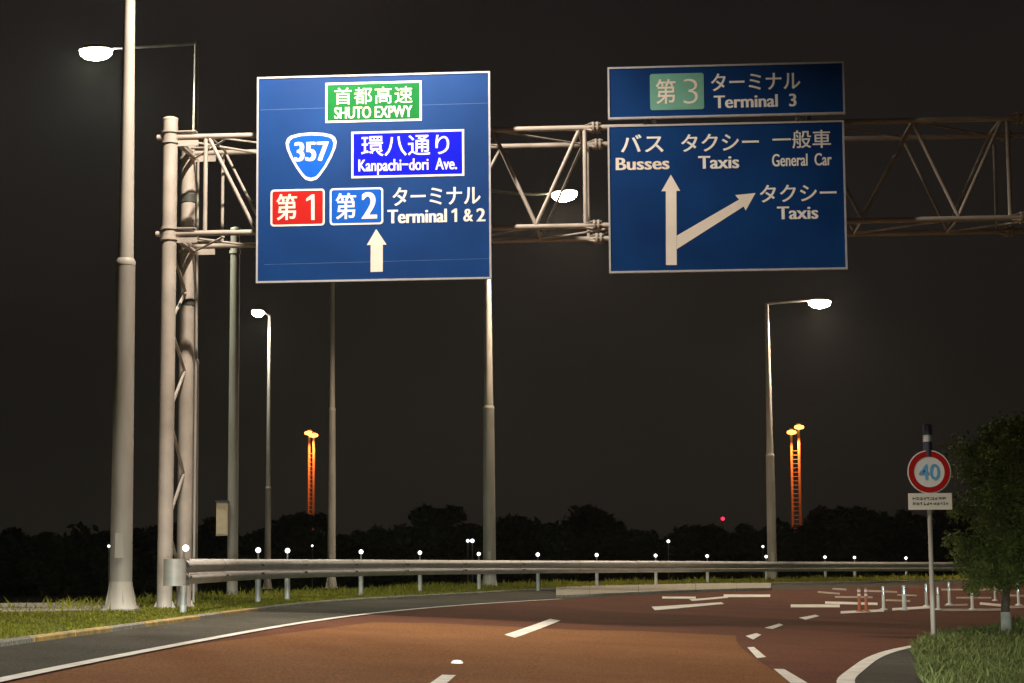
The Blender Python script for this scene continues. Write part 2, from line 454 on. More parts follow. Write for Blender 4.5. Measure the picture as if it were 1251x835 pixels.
# ---------------------------------------------------------------- painted lines
mb = MB(); A, B = [], []
for i in range(nE):
    if E[i].y > 4 and to_px(E[i])[0] < 700 or E[i].y <= 4:
        A.append(E[i] - EN[i] * 0.085 + Vector((0, 0, 0.010))); B.append(E[i] + EN[i] * 0.085 + Vector((0, 0, 0.010)))
mb.ribbon(A, B)
tag(mb.build('edge_line', M_PAINT), kind='structure')
def marking(quad, name='lane_marking', m=None, off=0.011):
    P = [on_road(x, y) for x, y in quad]
    # orient: a-b is the long side
    o = tag(draped(P, off).build(name, m or M_PAINT), kind='structure')
    return o
for q in ([(616, 776.5), (672, 757), (685, 759), (629, 780.5)],
          [(505, 851), (540, 826), (557, 826.5), (528, 852)],
          [(796, 742), (881, 736.5), (885, 738.5), (800, 746.5)],
          [(809, 729.6), (850, 729.6), (850, 732.2), (809, 732)],
          [(842, 733), (888, 729), (890, 731), (846, 735)],
          [(884, 726.8), (941, 727), (941, 730), (884, 730.4)],
          [(911, 778), (924, 774.5), (930, 776.5), (920, 782.5)],
          [(934, 768), (952, 762.5), (957, 764.5), (944, 769.5)],
          [(976, 755.5), (996, 751.8), (1001, 753.5), (984, 758)],
          [(913, 792), (925, 805.5), (936, 804), (921, 791.5)],
          [(945, 818.5), (966, 836), (987, 836), (958, 818.8)]):
    marking(q)
def hatch(x0, y0, x1, y1, w=2.1, m=None):
    marking([(x0, y0 - w / 2), (x1, y1 - w / 2), (x1, y1 + w / 2), (x0, y0 + w / 2)], 'hatch_marking', m or M_PAINT_OLD, 0.012)
for a in ((999, 724, 1026, 726), (1017, 720, 1034, 721), (1020, 730, 1066, 730.5), (966, 741, 1026, 741, 3.6, M_PAINT), (1008, 737, 1072, 738.5, 3, M_PAINT),
          (1027, 749, 1080, 746.5, 3, M_PAINT), (1060, 722.5, 1096, 724), (1082, 734, 1112, 735), (1090, 745.2, 1136, 742.5, 3, M_PAINT), (1150, 721, 1227, 721),
          (1168, 731, 1211, 731, 2), (1154, 740.5, 1182, 739.5), (1197, 738, 1225, 740.5, 3, M_PAINT), (1096, 727.5, 1120, 728.3, 2), (1150, 746, 1223, 745.5, 3), (1228, 743, 1262, 741, 3),
          (1232, 728, 1262, 729, 2.5)):
    hatch(*a)
# right edge line round the island
wl = [(1031, 836), (1046, 820), (1066, 805), (1090, 796), (1112, 791), (1138, 786.5)]
P = [on_road(x, y) for x, y in wl]
P = [Vector((P[0].x - 0.32, 12, 0)), Vector((P[0].x - 0.20, 17, 0))] + P
P = smooth_line(catmull([Vector((p.x, p.y, 0)) for p in P], 0.4), 8); NN = normals(P)
A = [Vector((p.x - n.x * .09, p.y - n.y * .09, zroad(dist_e(p.x, p.y)) + .012)) for p, n in zip(P, NN)]
B = [Vector((p.x + n.x * .09, p.y + n.y * .09, zroad(dist_e(p.x, p.y)) + .012)) for p, n in zip(P, NN)]
mb = MB(); mb.ribbon(A, B); tag(mb.build('edge_line', M_PAINT), kind='structure')
WL = P

# ---------------------------------------------------------------- concrete apron on the far kerb
ap_top = [(679, 717.2), (720, 716), (780, 714.8), (850, 714), (900, 713.6), (942, 713.4)]
ap_bot = [(679, 729), (720, 727.6), (780, 724.8), (850, 722), (900, 720.6), (942, 719.6)]
T = [at_z(x, y, 0.47) for x, y in ap_top]; Bq = [at_z(x, y, 0.40) for x, y in ap_bot]
isl = thing('traffic_island', 'long pale concrete apron between the far grass and the road edge', 'traffic island', (T[2].x, T[2].y, 0.4))
for i in range(len(T) - 1):
    g = 0.008
    for k in range(1):
        a, b = 0, 1
        t0, t1 = T[i].lerp(T[i + 1], a + g / 2), T[i].lerp(T[i + 1], b - g / 2)
        b0, b1 = Bq[i].lerp(Bq[i + 1], a + g / 2), Bq[i].lerp(Bq[i + 1], b - g / 2)
        dz = Vector((0, 0, 0.03))
        mb = MB(); mb.poly([b0 + dz, b1 + dz, t1 + dz, t0 + dz])
        mb.poly([b0 - dz, b1 - dz, b1 + dz, b0 + dz]); mb.poly([b0 - dz, b0 + dz, t0 + dz, t0 - dz]); mb.poly([b1 - dz, t1 - dz, t1 + dz, b1 + dz])
        mb.build('concrete_slab', M_APRON, isl)

# ---------------------------------------------------------------- right-hand island
def isl_z(p): return zroad(max(0, dist_e(p.x, p.y))) + 0.05
outline_px = [(1136, 850), (1122, 815), (1116, 803), (1122, 791), (1143, 782), (1190, 776), (1232, 769), (1262, 761)]
O = [on_road(x, y) for x, y in outline_px]
O = [Vector((O[0].x - 0.05, 14, 0))] + O + [Vector((O[-1].x + 5, O[-1].y + 6, 0))]
O = smooth_line(catmull([Vector((p.x, p.y, 0)) for p in O], 0.4), 6); ON = normals(O)
far_x = 26.0
mb = MB(); cols_n = 14
for p in O:
    for j in range(cols_n + 1):
        x = p.x + (far_x - p.x) * (j / cols_n) ** 1.5; q = Vector((x, p.y - 0.0, 0))
        mb.v.append(Vector((x, p.y, isl_z(q) + (0.03 if j else 0.0) + 0.02 * math.sin(x * 1.3 + p.y * .7) * (1 if j else 0))))
for i in range(len(O) - 1):
    for j in range(cols_n):
        q = i * (cols_n + 1) + j; mb.face((q, q + 1, q + cols_n + 2, q + cols_n + 1), True)
structure('grass_island', mb, M_TURF)
# asphalt gutter between the white line and the kerb of the island
mb = MB(); A, B = [], []
for p, n in zip(WL, NN):
    a = p + n * 0.09; q = O[nearest(O, p)] if p.y < O[len(O)//2].y else O[nearest(O, p)]
    A.append(Vector((a.x, a.y, zroad(dist_e(a.x, a.y)) + .009))); B.append(Vector((q.x + .1, q.y, zroad(dist_e(q.x, q.y)) + .009)))
mb.ribbon(A, B); structure('road_gutter', mb, M_SHOULDER)
ik = thing('kerb', 'low grey kerb round the grassy island at the lower right', 'kerb', (O[10].x, O[10].y, 0))
acc = 0; start = 0
for i in range(1, len(O)):
    acc += (O[i] - O[i - 1]).length
    if acc > 1.2 or i == len(O) - 1:
        mb = MB()
        for q in range(start, i):
            a, b = O[q], O[q + 1]; t = (b - a).normalized(); a = a + t * (0.01 if q == start else 0); b = b - t * (0.01 if q == i - 1 else 0)
            za, zb = isl_z(a) + .03, isl_z(b) + .03
            ai, bi = a + ON[q] * .1, b + ON[q + 1] * .1; ao, bo = a - ON[q] * .03, b - ON[q + 1] * .03
            V = lambda p, z: Vector((p.x, p.y, z))
            mb.poly([V(ao, za), V(bo, zb), V(bi, zb), V(ai, za)]); mb.poly([V(ao, za - .16), V(bo, zb - .16), V(bo, zb), V(ao, za)])
            mb.poly([V(ai, za), V(bi, zb), V(bi, zb - .16), V(ai, za - .16)])
        if True: mb.build('kerbstone', M_SHOULDER, ik)
        start = i; acc = 0

# ---------------------------------------------------------------- grass
def blades(regions, name, m, wr=(0.004, 0.010)):
    v, f = [], []
    for (fn, count, h0, h1, spread) in regions:
        for _ in range(count):
            p = fn()
            if p is None: continue
            h = random.uniform(h0, h1) * random.uniform(0.6, 1.0); a = random.uniform(0, 6.283); w = random.uniform(*wr) * (1 + p.y / 40)
            lean = Vector((random.gauss(0, spread), random.gauss(0, spread), 0)) * h
            dx = Vector((math.cos(a), math.sin(a), 0)) * w; k = len(v)
            mid = p + lean * 0.35 + Vector((0, 0, h * 0.6))
            v += [p - dx, p + dx, mid + dx * 0.7, mid - dx * 0.7, p + lean + Vector((0, 0, h))]
            f += [(k, k + 1, k + 2, k + 3), (k + 3, k + 2, k + 4)]
    me = bpy.data.meshes.new(name); me.from_pydata(v, [], f); me.materials.append(m)
    o = bpy.data.objects.new(name, me); COL.objects.link(o); MW[o.name] = Matrix.Identity(4)
    return tag(o, kind='stuff')
def verge_pt(y0, y1, d0, d1, clump=0.0):
    def fn():
        while True:
            i = random.randrange(len(K) - 1)
            if y0 <= K[i].y <= y1: break
        t = random.random(); p = K[i].lerp(K[i + 1], t); d = random.uniform(d0, d1)
        q = p + KN[i] * d
        if clump and math.sin(q.x * 2.3 + math.sin(q.y * .9) * 2) * math.sin(q.y * 1.1 + 1.3) < clump - 1 + random.random() * .8: return None
        return Vector((q.x, q.y, zverge(d) - 0.01))
    return fn
blades([(verge_pt(20, 46, -3.9, -0.05), 52000, 0.03, 0.075, 0.35), (verge_pt(46, 110, -3.9, -0.12), 26000, 0.05, 0.13, 0.3),
        (verge_pt(30, 110, -3.6, -1.2, 0.7), 9000, 0.12, 0.26, 0.35)], 'verge_grass', M_GRASS)
def island_pt():
    i = random.randrange(len(O) - 1)
    while O[i].y < 12: i = random.randrange(len(O) - 1)
    p = O[i].lerp(O[i + 1], random.random()); x = p.x - 0.02 + abs(random.random()) ** 1.2 * (11 - 0)
    z = isl_z(Vector((x, p.y, 0)))
    if x > p.y * 0.30 + 1.5: return None
    return Vector((x, p.y, z + 0.03))
blades([(island_pt, 76000, 0.035, 0.12, 0.7), (island_pt, 16000, 0.09, 0.20, 0.6)], 'long_grass', M_GRASS2, (0.003, 0.008))

# ---------------------------------------------------------------- street lamps
def street_lamp(label, base, top_z, arm, step_z, r=0.165, lit=None, emit_mat=None, power=0, color=WARM, group='stepped street lamps along the road', flared=False, pm=None, rtop=0.07, lamp=True, cone=(160, .3), ls=1.0):
    base = Vector(base); t = thing('street_lamp', label, 'street lamp', base, group); pm = pm or M_POLE
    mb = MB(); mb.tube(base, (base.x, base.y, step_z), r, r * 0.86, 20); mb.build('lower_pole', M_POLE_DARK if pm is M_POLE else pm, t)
    mb = MB(); mb.tube((base.x, base.y, step_z - .05), (base.x, base.y, top_z), r * 0.72, rtop, 16)
    mb.build('upper_pole', pm, t)
    mb = MB(); mb.lathe((base.x, base.y, step_z), [(r * .86 + .004, -.06), (r * .89, -.05), (r * .89, 0.0), (r * .72 + .003, .05)], 20); mb.build('collar', pm, t)
    mb = MB(); mb.box(base + Vector((0, 0, .02)), (r * 2.9, r * 2.9, .04))
    for k in range(4):
        d = Vector((math.cos(k * math.pi / 2 + .4), math.sin(k * math.pi / 2 + .4), 0)); s_ = d.cross(Vector((0, 0, 1))) * 0.012
        P = [base + d * r * .9 + Vector((0, 0, .04)), base + d * r * 1.42 + Vector((0, 0, .04)), base + d * r * .97 + Vector((0, 0, .45))]
        mb.prism([p - s_ for p in P], s_ * 2)
    if flared: mb.lathe(base, [(r * 1.5, .04), (r * 1.22, .14), (r * 1.03, .36), (r * 1.0, .45)], 20)
    mb.build('base_plate', pm, t)
    mb = MB(); mb.box((base.x, base.y - r * .98, base.z + 1.0), (.12, .03, .38)); mb.build('access_door', pm, t)
    a = Vector(arm); top = Vector((base.x, base.y, top_z - .02)); end = top + a
    if lamp:
        mb = MB(); pts = []
        for k in range(7):
            s_ = k / 6; pts.append(top + Vector((a.x * s_, a.y * s_, a.z * math.sin(s_ * math.pi / 2))))
        mb.path(pts, [rtop * (1 - .45 * k / 6) for k in range(7)], 10); mb.build('arm', M_POLE_DARK, t)
        u = Vector((a.x, a.y, 0)).normalized(); w = u.cross(Vector((0, 0, 1)))
        c = end + u * 0.32
        mb = MB(); mb.lathe(c, [(0.0, .10), (.25, .085), (.42, .045), (.47, .0), (.44, -.03)], 18, sx=0.85, sy=.42, X=u); hd = mb.build('lamp_head', M_POLE_DARK, t)
        mb = MB(); mb.lathe(c + Vector((0, 0, -.03)), [(.42, .0), (.40, -.09 * ls), (.28, -.17 * ls), (.0, -.22 * ls)], 18, sx=.80 * ls, sy=.44 * ls, X=u)
        mb.build('lens', emit_mat or G_WARM, hd)
        if power: spot('lamp_light', t, c - Vector((0, 0, .25)), c - Vector((0, 0, 5)), power, color, cone[0], cone[1], .15)
    return t
def lamp_px(x_base, Y, ground, y_lamp):
    p = at_depth(x_base, 690, Y); z = at_depth(x_base, y_lamp, Y).z
    return Vector((p.x, Y, ground)), z
# near left (top beyond the frame)
b, _ = lamp_px(148, 31, 0.53, 60)
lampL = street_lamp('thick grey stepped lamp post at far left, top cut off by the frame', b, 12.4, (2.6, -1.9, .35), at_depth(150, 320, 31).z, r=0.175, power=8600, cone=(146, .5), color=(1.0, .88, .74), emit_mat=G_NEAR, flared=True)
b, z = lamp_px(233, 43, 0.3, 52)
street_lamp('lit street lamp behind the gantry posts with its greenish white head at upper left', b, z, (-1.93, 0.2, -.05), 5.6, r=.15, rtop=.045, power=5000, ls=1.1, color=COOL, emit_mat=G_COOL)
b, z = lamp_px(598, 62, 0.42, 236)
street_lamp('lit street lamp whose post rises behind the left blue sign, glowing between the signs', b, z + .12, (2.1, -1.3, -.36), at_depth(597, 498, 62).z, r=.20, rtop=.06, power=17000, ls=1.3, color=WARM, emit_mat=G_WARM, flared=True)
b, z = lamp_px(327, 90, 0.2, 388)
street_lamp('slim distant street lamp with lit head pointing left below the left sign', b, z + .1, (-.28, -.7, .1), at_depth(326, 596, 90).z, r=.15, rtop=.055, power=4500, ls=1.2, color=COOL, emit_mat=G_PEACH)
b, z = lamp_px(943.5, 78, 0.42, 372)
street_lamp('lit street lamp with its arm to the right, standing below the right blue sign', b, z + .05, (1.75, 0, .1), at_depth(940, 556, 78).z, r=.19, rtop=.07, power=17000, ls=1.3, color=WARM, emit_mat=G_PEACH)
b, z = lamp_px(405, 72, 0.40, 250)
street_lamp('dark thin street lamp running up behind the left blue sign, head hidden', b, z, (.8, .6, .1), at_depth(405, 500, 72).z, r=.15, rtop=.06, power=0, emit_mat=M_DARKMETAL)
# added unseen lamp behind the viewpoint, beaming forward to brighten road and posts
fill_lamp = street_lamp('added street lamp out of view behind the viewpoint on the left verge', (-5.9, -7, .53), 12.4, (2.6, 0, .35), 5.7, r=.17, power=0, emit_mat=G_NEAR)
c = Vector((-3.0, -7.0, 12.4))
spot('lamp_light', fill_lamp, c, (-.8, 28, -2.4), 19000, (1.0, .88, .76), 26.5, 0.35, .15)

# headlamps of the vehicle the picture is taken from: low beam with a flat cut-off
car = thing('vehicle_front', 'front bumper with two lit headlamps just below the viewpoint', 'vehicle', (0, 1.3, .165))
mb = MB(); mb.prism([(-.80, 1.2, .40), (.80, 1.2, .40), (.78, 1.42, .42), (.5, 1.52, .42), (-.5, 1.52, .42), (-.78, 1.42, .42)], (0, 0, .22)); mb.build('bumper', M_DARKMETAL, car)
for sx_ in (-1, 1):
    c = Vector((.62 * sx_, 1.36, .72))
    mb = MB(); mb.lathe(c - Vector((0, .10, 0)), [(0, -.1), (.13, -.02), (.14, .10)], 16, Z=Vector((0, 1, 0)), X=Vector((1, 0, 0))); hd = mb.build('headlight', M_DARKMETAL, car)
    lo = spot('lamp_light', car, c + Vector((0, .05, 0)), c + Vector((0, 10, -.10)), HEAD, (.86, 1.0, .92), 100, .3, .05)
    l = lo.data; l.use_nodes = True; t = l.node_tree; em = t.nodes['Emission']
    g_ = t.nodes.new('ShaderNodeTexCoord'); sp = t.nodes.new('ShaderNodeSeparateXYZ'); t.links.new(g_.outputs['Normal'], sp.inputs[0])
    def mnode(op, a, b=None):
        n_ = t.nodes.new('ShaderNodeMath'); n_.operation = op
        for k_, q_ in enumerate((a, b)):
            if q_ is None: continue
            if isinstance(q_, (int, float)): n_.inputs[k_].default_value = q_
            else: t.links.new(q_, n_.inputs[k_])
        return n_.outputs[0]
    up = mnode('DIVIDE', sp.outputs['Y'], mnode('ABSOLUTE', sp.outputs['Z'])); side = mnode('DIVIDE', sp.outputs['X'], mnode('ABSOLUTE', sp.outputs['Z']))
    mr_ = t.nodes.new('ShaderNodeMapRange'); mr_.inputs['From Min'].default_value = .012; mr_.inputs['From Max'].default_value = .006; mr_.inputs['To Min'].default_value = .62; mr_.inputs['To Max'].default_value = 1.0
    t.links.new(up, mr_.inputs['Value'])
    dn = mnode('EXPONENT', mnode('MULTIPLY', mnode('ABSOLUTE', up), -26.0)); sd = mnode('EXPONENT', mnode('MULTIPLY', mnode('MULTIPLY', side, side), -7.0))
    t.links.new(mnode('MULTIPLY', mr_.outputs[0], mnode('MULTIPLY', dn, sd)), em.inputs['Strength'])

# camera pole / signal post with box
b = at_depth(284, 690, 45); b.z = .44; zt = at_depth(287.5, 279, 45).z; st = at_depth(287.5, 306, 45).z
t = thing('utility_pole', 'plain capped pole between the gantry posts and the left sign', 'pole', b)
mb = MB(); mb.tube(b, (b.x, b.y, zt), .125, .105, 16); mb.lathe((b.x, b.y, zt), [(.112, -.06), (.115, 0), (.0, .04)], 16); mb.build('shaft', M_POLE_DARK, t)
mb = MB(); mb.tube((b.x, b.y, st), (b.x, b.y, st - .08), .13, .13, 16); mb.build('clamp', M_POLE, t)
p = at_depth(271.5, 634, 44.9)
w_, h_ = 14 / F_PX * 45, 41 / F_PX * 45
bx = thing('cabinet', 'small upright beige cabinet fixed to the side of the plain pole', 'cabinet', (p.x, 44.9, p.z - h_ / 2))
mb = MB(); mb.box((p.x, 44.95, p.z), (w_, .16, h_)); mb.build('case', M_BOXY, bx)
mb = MB(); mb.box((p.x, 44.855, p.z), (w_ * .84, .03, h_ * .90)); mb.build('door', M_BOXY, bx)
mb = MB(); mb.box((p.x, 44.93, p.z + h_ / 2 + .015), (w_ * 1.15, .24, .03)); mb.build('roof', M_DARKMETAL, bx)
mb = MB(); mb.box((p.x + w_ * .7, 44.97, p.z + .25), (w_ * .8, .04, .04)); mb.box((p.x + w_ * .7, 44.97, p.z - .25), (w_ * .8, .04, .04)); mb.build('bracket', M_DARKMETAL, bx)

# ---------------------------------------------------------------- gantry
YG = 33.0; YAW = math.radians(-4.2)
GD = Vector((math.cos(YAW), math.sin(YAW), 0)); GB = Vector((-GD.y, GD.x, 0))     # along, back
P0 = at_depth(208, 168, YG)
def gplane(px, py, off=0.0):      # ray meets the vertical plane of the front chords, shifted back by off
    d = ray(px, py); o = P0 + GB * off; k = (o - EYE).dot(GB) / d.dot(GB); return EYE + d * k
def gx(px, py, off=0.0):          # distance along the gantry
    return (gplane(px, py, off) - P0).dot(GD)
D = 1.32
zT, zB = P0.z, gplane(208, 286).z
g = thing('sign_gantry', 'pale tubular steel truss gantry on twin posts carrying the blue signs', 'sign gantry', (P0.x, P0.y, .5))
def gp(s, off, z): p = P0 + GD * s + GB * off; return Vector((p.x, p.y, z))
s_right = 19.5
zcol = gplane(208, 145).z
posts = []
for s, off, top, lab in ((0.0, 0.0, zcol, None), (0.0, D, zT + .12, None), (s_right, 0, zcol, None), (s_right, D, zT + .12, None)):
    mb = MB(); ps = gp(s, off, .45); mb.tube(ps, (ps.x, ps.y, top), .125 if s == 0 else .125, None, 24)
    mb.lathe((ps.x, ps.y, top), [(.131, -.03), (.131, .0), (.09, .02), (0, .03)], 24)
    o = mb.build('post', M_GANTRY, g)
    mb = MB(); mb.box(ps + Vector((0, 0, .04)), (.42, .42, .05)); 
    for k in range(4):
        d = Vector((math.cos(k * math.pi / 2), math.sin(k * math.pi / 2), 0)); s_ = d.cross(Vector((0, 0, 1))) * .01
        Pq = [ps + d * .12 + Vector((0, 0, .06)), ps + d * .19 + Vector((0, 0, .06)), ps + d * .13 + Vector((0, 0, .20))]
        mb.prism([q - s_ for q in Pq], s_ * 2)
    mb.build('base_plate', M_GANTRY, o)
for off in (0, D):
    for z in (zT, zB):
        mb = MB(); mb.tube(gp(-.22 if off == 0 else -.02, off - .0, z), gp(s_right + .3, off, z), .047 if off == 0 else .044, None, 14); o = mb.build('chord', M_GANTRY, g)
        for px in (727, 1246):
            sj = gx(px, 155); mb = MB()
            for dd in (-.035, .035): mb.tube(gp(sj + dd - .018, off, z), gp(sj + dd + .018, off, z), .10, None, 16)
            for k in range(6):
                an = k * math.pi / 3; q = GB * math.cos(an) * .075 + Vector((0, 0, math.sin(an) * .075))
                mb.tube(gp(sj - .09, off, z) + q, gp(sj + .09, off, z) + q, .013, None, 6)
            for k in range(4):
                an = k * math.pi / 2 + .7; q = GB * math.cos(an) + Vector((0, 0, math.sin(an)))
                sd = q.cross(GD) * .006
                A_ = [gp(sj - .053, off, z) + q * .04, gp(sj - .053, off, z) + q * .095, gp(sj - .20, off, z) + q * .045]
                mb.prism([x - sd for x in A_], sd * 2)
            mb.build('flange', M_GANTRY, o)
nodes = [(256, 1), (312, 0), (370, 1), (428, 0), (487, 1), (545, 0), (603, 1), (655, 0), (707, 1)]
nodes2 = [(758, 1), (807, 0), (868, 1), (930, 0), (992, 1), (1053, 0), (1115, 1), (1171, 0), (1223, 1)]
def node_s(px, top): return gx(px, (168 if top else 286) + (px - 208) * -.022)
for off in (0, D):
    for nd in (nodes, nodes2):
        for (a, ta), (b, tb) in zip(nd, nd[1:]):
            mb = MB(); mb.tube(gp(node_s(a, ta), off, (zT - .04) if ta else (zB + .04)), gp(node_s(b, tb), off, (zT - .04) if tb else (zB + .04)), .032 if off == 0 else .024, None, 10)
            mb.build('diagonal_brace', M_GANTRY, g)
    for px in (251, 715, 756, 1233):
        s = gx(px, 220); mb = MB(); mb.tube(gp(s, off, zT - .04), gp(s, off, zB + .04), .036 if off == 0 else .028, None, 10); mb.build('vertical_brace', M_GANTRY, g)
for nd in (nodes, nodes2):
    prev = None
    for (a, ta) in nd:
        s = node_s(a, ta)
        if ta:
            mb = MB(); mb.tube(gp(s, .04, zT), gp(s, D - .04, zT), .022, None, 8); mb.build('cross_tie', M_GANTRY, g)
            if prev is not None:
                mb = MB(); mb.tube(gp(prev, .04, zT), gp(s, D - .04, zT), .018, None, 8); mb.build('cross_tie', M_GANTRY, g)
            prev = s
        else:
            mb = MB(); mb.tube(gp(s, .04, zB), gp(s, D - .04, zB), .022, None, 8); mb.build('cross_tie', M_GANTRY, g)
            mb = MB(); mb.tube(gp(s, D - .04, zB), gp(s + 1.5, .04, zB), .018, None, 8); mb.build('cross_tie', M_GANTRY, g)
# collars / gussets where the chords meet the left posts
for z in (zT, zB):
    for off in (0, D):
        mb = MB(); p = gp(0, off, z); mb.tube(p - Vector((0, 0, .11)), p - Vector((0, 0, .075)), .15, None, 24); mb.tube(p + Vector((0, 0, .07)), p + Vector((0, 0, .10)), .15, None, 24)
        mb.box(gp(.30, off, z - .09), (.36, .02, .13), (GD, GB, Vector((0, 0, 1)))); mb.box(gp(.30, off, z + .085), (.30, .16, .02), (GD, GB, Vector((0, 0, 1))))
        mb.build('bracket', M_GANTRY, g)
    mb = MB(); mb.tube(gp(.06, .1, z), gp(.06, D - .1, z), .05, None, 12); mb.tube(gp(.12, .1, z - .10), gp(.12, D - .1, z - .10), .04, None, 10); mb.build('cross_beam', M_GANTRY, g)
    mb = MB(); mb.tube(gp(.12, .12, z - .02), gp(1.2, D, z - .02), .022, None, 8); mb.tube(gp(.12, D - .1, z - .12), gp(.9, .1, z - .05), .018, None, 8); mb.build('cross_tie', M_GANTRY, g)
# zigzag lacing between the two left posts
zz = [gplane(215, y).z for y in (300, 345, 395, 445, 505, 575, 640, 712)]
for i in range(len(zz) - 1):
    mb = MB(); a, b = (0.1, D - .1) if i % 2 == 0 else (D - .1, .1)
    mb.tube(gp(.0, a, zz[i]), gp(.0, b, zz[i + 1]), .028, None, 10); mb.build('lacing', M_GANTRY, g)
mb = MB(); pz = gplane(226, 243, D).z; p = gp(0, D, pz); mb.tube(p - Vector((0, 0, .07)), p + Vector((0, 0, .07)), .14, None, 24); mb.build('clamp_band', M_BAND, g)
pz = gplane(226, 370, D).z; mb = MB(); p = gp(0, D, pz); mb.tube(p - Vector((0, 0, .05)), p + Vector((0, 0, .05)), .14, None, 24); mb.build('clamp_band', M_BAND, g)
# cable conduit on the rear post
mb = MB(); mb.tube(gp(.17, D, .6), gp(.17, D, zT - .1), .022, None, 8); mb.build('conduit', M_POLE, g)

# ---------------------------------------------------------------- signs
class Sign:
    def __init__(s, label, tl, tr, bl, name='direction_sign', body=None, off=-0.52, group=None):
        a, b, c = gplane(*tl, off), gplane(*tr, off), gplane(*bl, off)
        s.X = (b - a).normalized(); s.N = GB.copy()            # N points away from the viewer
        s.X = (s.X - s.N * s.X.dot(s.N)).normalized(); s.Z = s.N.cross(s.X) * -1
        if s.Z.z < 0: s.Z = -s.Z
        s.o, s.off = a, off; s.w = (b - a).length; s.h = -(c - a).dot(s.Z); s.ppm = (tr[0] - tl[0]) / s.w
        s.t = thing(name, label, 'road sign', a + s.X * s.w / 2 - s.Z * s.h, group); s.layer = 0
        c0 = a + s.X * s.w / 2 - s.Z * s.h / 2
        ax = (s.X, s.N, s.Z)
        mb = MB(); mb.box(c0 + s.N * .035, (s.w - .02, .05, s.h - .02), ax); mb.build('panel', body or M_SIGNBLUE, s.t)
        fw = .030
        mb = MB()
        for q, sz in (((0, s.h / 2 - fw / 2), (s.w, .072, fw)), ((0, -s.h / 2 + fw / 2), (s.w, .072, fw)), ((-s.w / 2 + fw / 2, 0), (fw, .072, s.h - 2 * fw)), ((s.w / 2 - fw / 2, 0), (fw, .072, s.h - 2 * fw))):
            mb.box(c0 + s.X * q[0] + s.Z * q[1] + s.N * .035, sz, ax)
        mb.build('frame', M_ALU, s.t)
        mb = MB()
        for i in range(4): mb.box(c0 - s.Z * (s.h * (.36 - .24 * i)) + s.N * .10, (s.w - .1, .07, .06), ax)
        for q in (-.35, .35): mb.box(c0 + s.X * s.w * q + s.N * .20, (.08, .12, s.h * .9), ax)
        mb.build('back_rail', M_SIGNBACK, s.t)
    def loc(s, px, py):
        p = gplane(px, py, s.off) - s.o; return Vector((p.dot(s.X), p.dot(s.Z)))
    def w3(s, uv, lift): return s.o + s.X * uv[0] + s.Z * uv[1] - s.N * lift
    def flat(s, name, uvs, m, lift, parent=None):
        mb = MB(); mb.poly([s.w3(u, lift) for u in uvs]); return mb.build(name, m, parent or s.t)
    def rect(s, cx, cy, w, h, r=0):
        c = s.loc(cx, cy); w, h, r = w / s.ppm / 2, h / s.ppm / 2, r / s.ppm
        if not r: return [c + Vector(q) for q in ((-w, -h), (w, -h), (w, h), (-w, h))]
        out = []
        for (sx_, sy_, a0) in ((1, -1, -90), (1, 1, 0), (-1, 1, 90), (-1, -1, 180)):
            for k in range(5):
                a = math.radians(a0 + k * 22.5); out.append(c + Vector((sx_ * (w - r) + r * math.cos(a), sy_ * (h - r) + r * math.sin(a))))
        return out
    def plate(s, cx, cy, w, h, m, name='route_plate', border=2.6, r=0, bm=None):
        mb = MB(); U = s.rect(cx, cy, w, h, r); mb.prism([s.w3(u, -.009) for u in U], -s.N * .005); o = mb.build(name, bm or M_WHITE, s.t)
        s.flat('plate_face', s.rect(cx, cy, w - 2 * border, h - 2 * border, max(0, r - border * .6)), m, -.0025, o)
        return o
    def text(s, body, cx, cy, w, h, m=None, bold=.02, lift=None, space=1.0, parent=None):
        cu = bpy.data.curves.new('lettering', 'FONT'); cu.body = body; cu.offset = min(bold, .007); cu.space_character = space; cu.resolution_u = 4; sh_ = max(0, bold - .007)
        lift = (.0005 if parent is not None else -.0065) if lift is None else lift
        o = bpy.data.objects.new('lettering', cu); COL.objects.link(o)
        dg = bpy.context.evaluated_depsgraph_get(); me = bpy.data.meshes.new_from_object(o.evaluated_get(dg))
        bpy.data.objects.remove(o); bpy.data.curves.remove(cu)
        xs = [v.co.x for v in me.vertices]; ys = [v.co.y for v in me.vertices]
        x0, x1, y0, y1 = min(xs), max(xs), min(ys), max(ys); c = s.loc(cx, cy); W, H = w / s.ppm, h / s.ppm
        mb = MB(); x0 -= sh_; x1 += sh_; nv = len(me.vertices)
        for kk, dx in enumerate((-sh_, 0, sh_) if sh_ > .003 else (0,)):
            for v in me.vertices:
                mb.v.append(s.w3((c.x + ((v.co.x + dx - x0) / (x1 - x0) - .5) * W, c.y + ((v.co.y - y0) / (y1 - y0) - .5) * H), lift + kk * .0004))
            for p in me.polygons: mb.face([q + kk * nv for q in p.vertices])
        bpy.data.meshes.remove(me)
        o = mb.build('lettering', m or M_WHITE, parent or s.t); o['label'] = 'lettering reading ' + body.replace('\n', ' ')
        return o
    def shape(s, name, pts, m, lift=-.0065, parent=None): return s.flat(name, [s.loc(*p) for p in pts], m, lift, parent)
    def seam(s, p, q, w=.008):
        a, b = s.loc(*p), s.loc(*q); s.flat('panel_seam', [a - Vector((0, w / 2)), b - Vector((0, w / 2)), b + Vector((0, w / 2)), a + Vector((0, w / 2))], M_SEAM, -.0082)

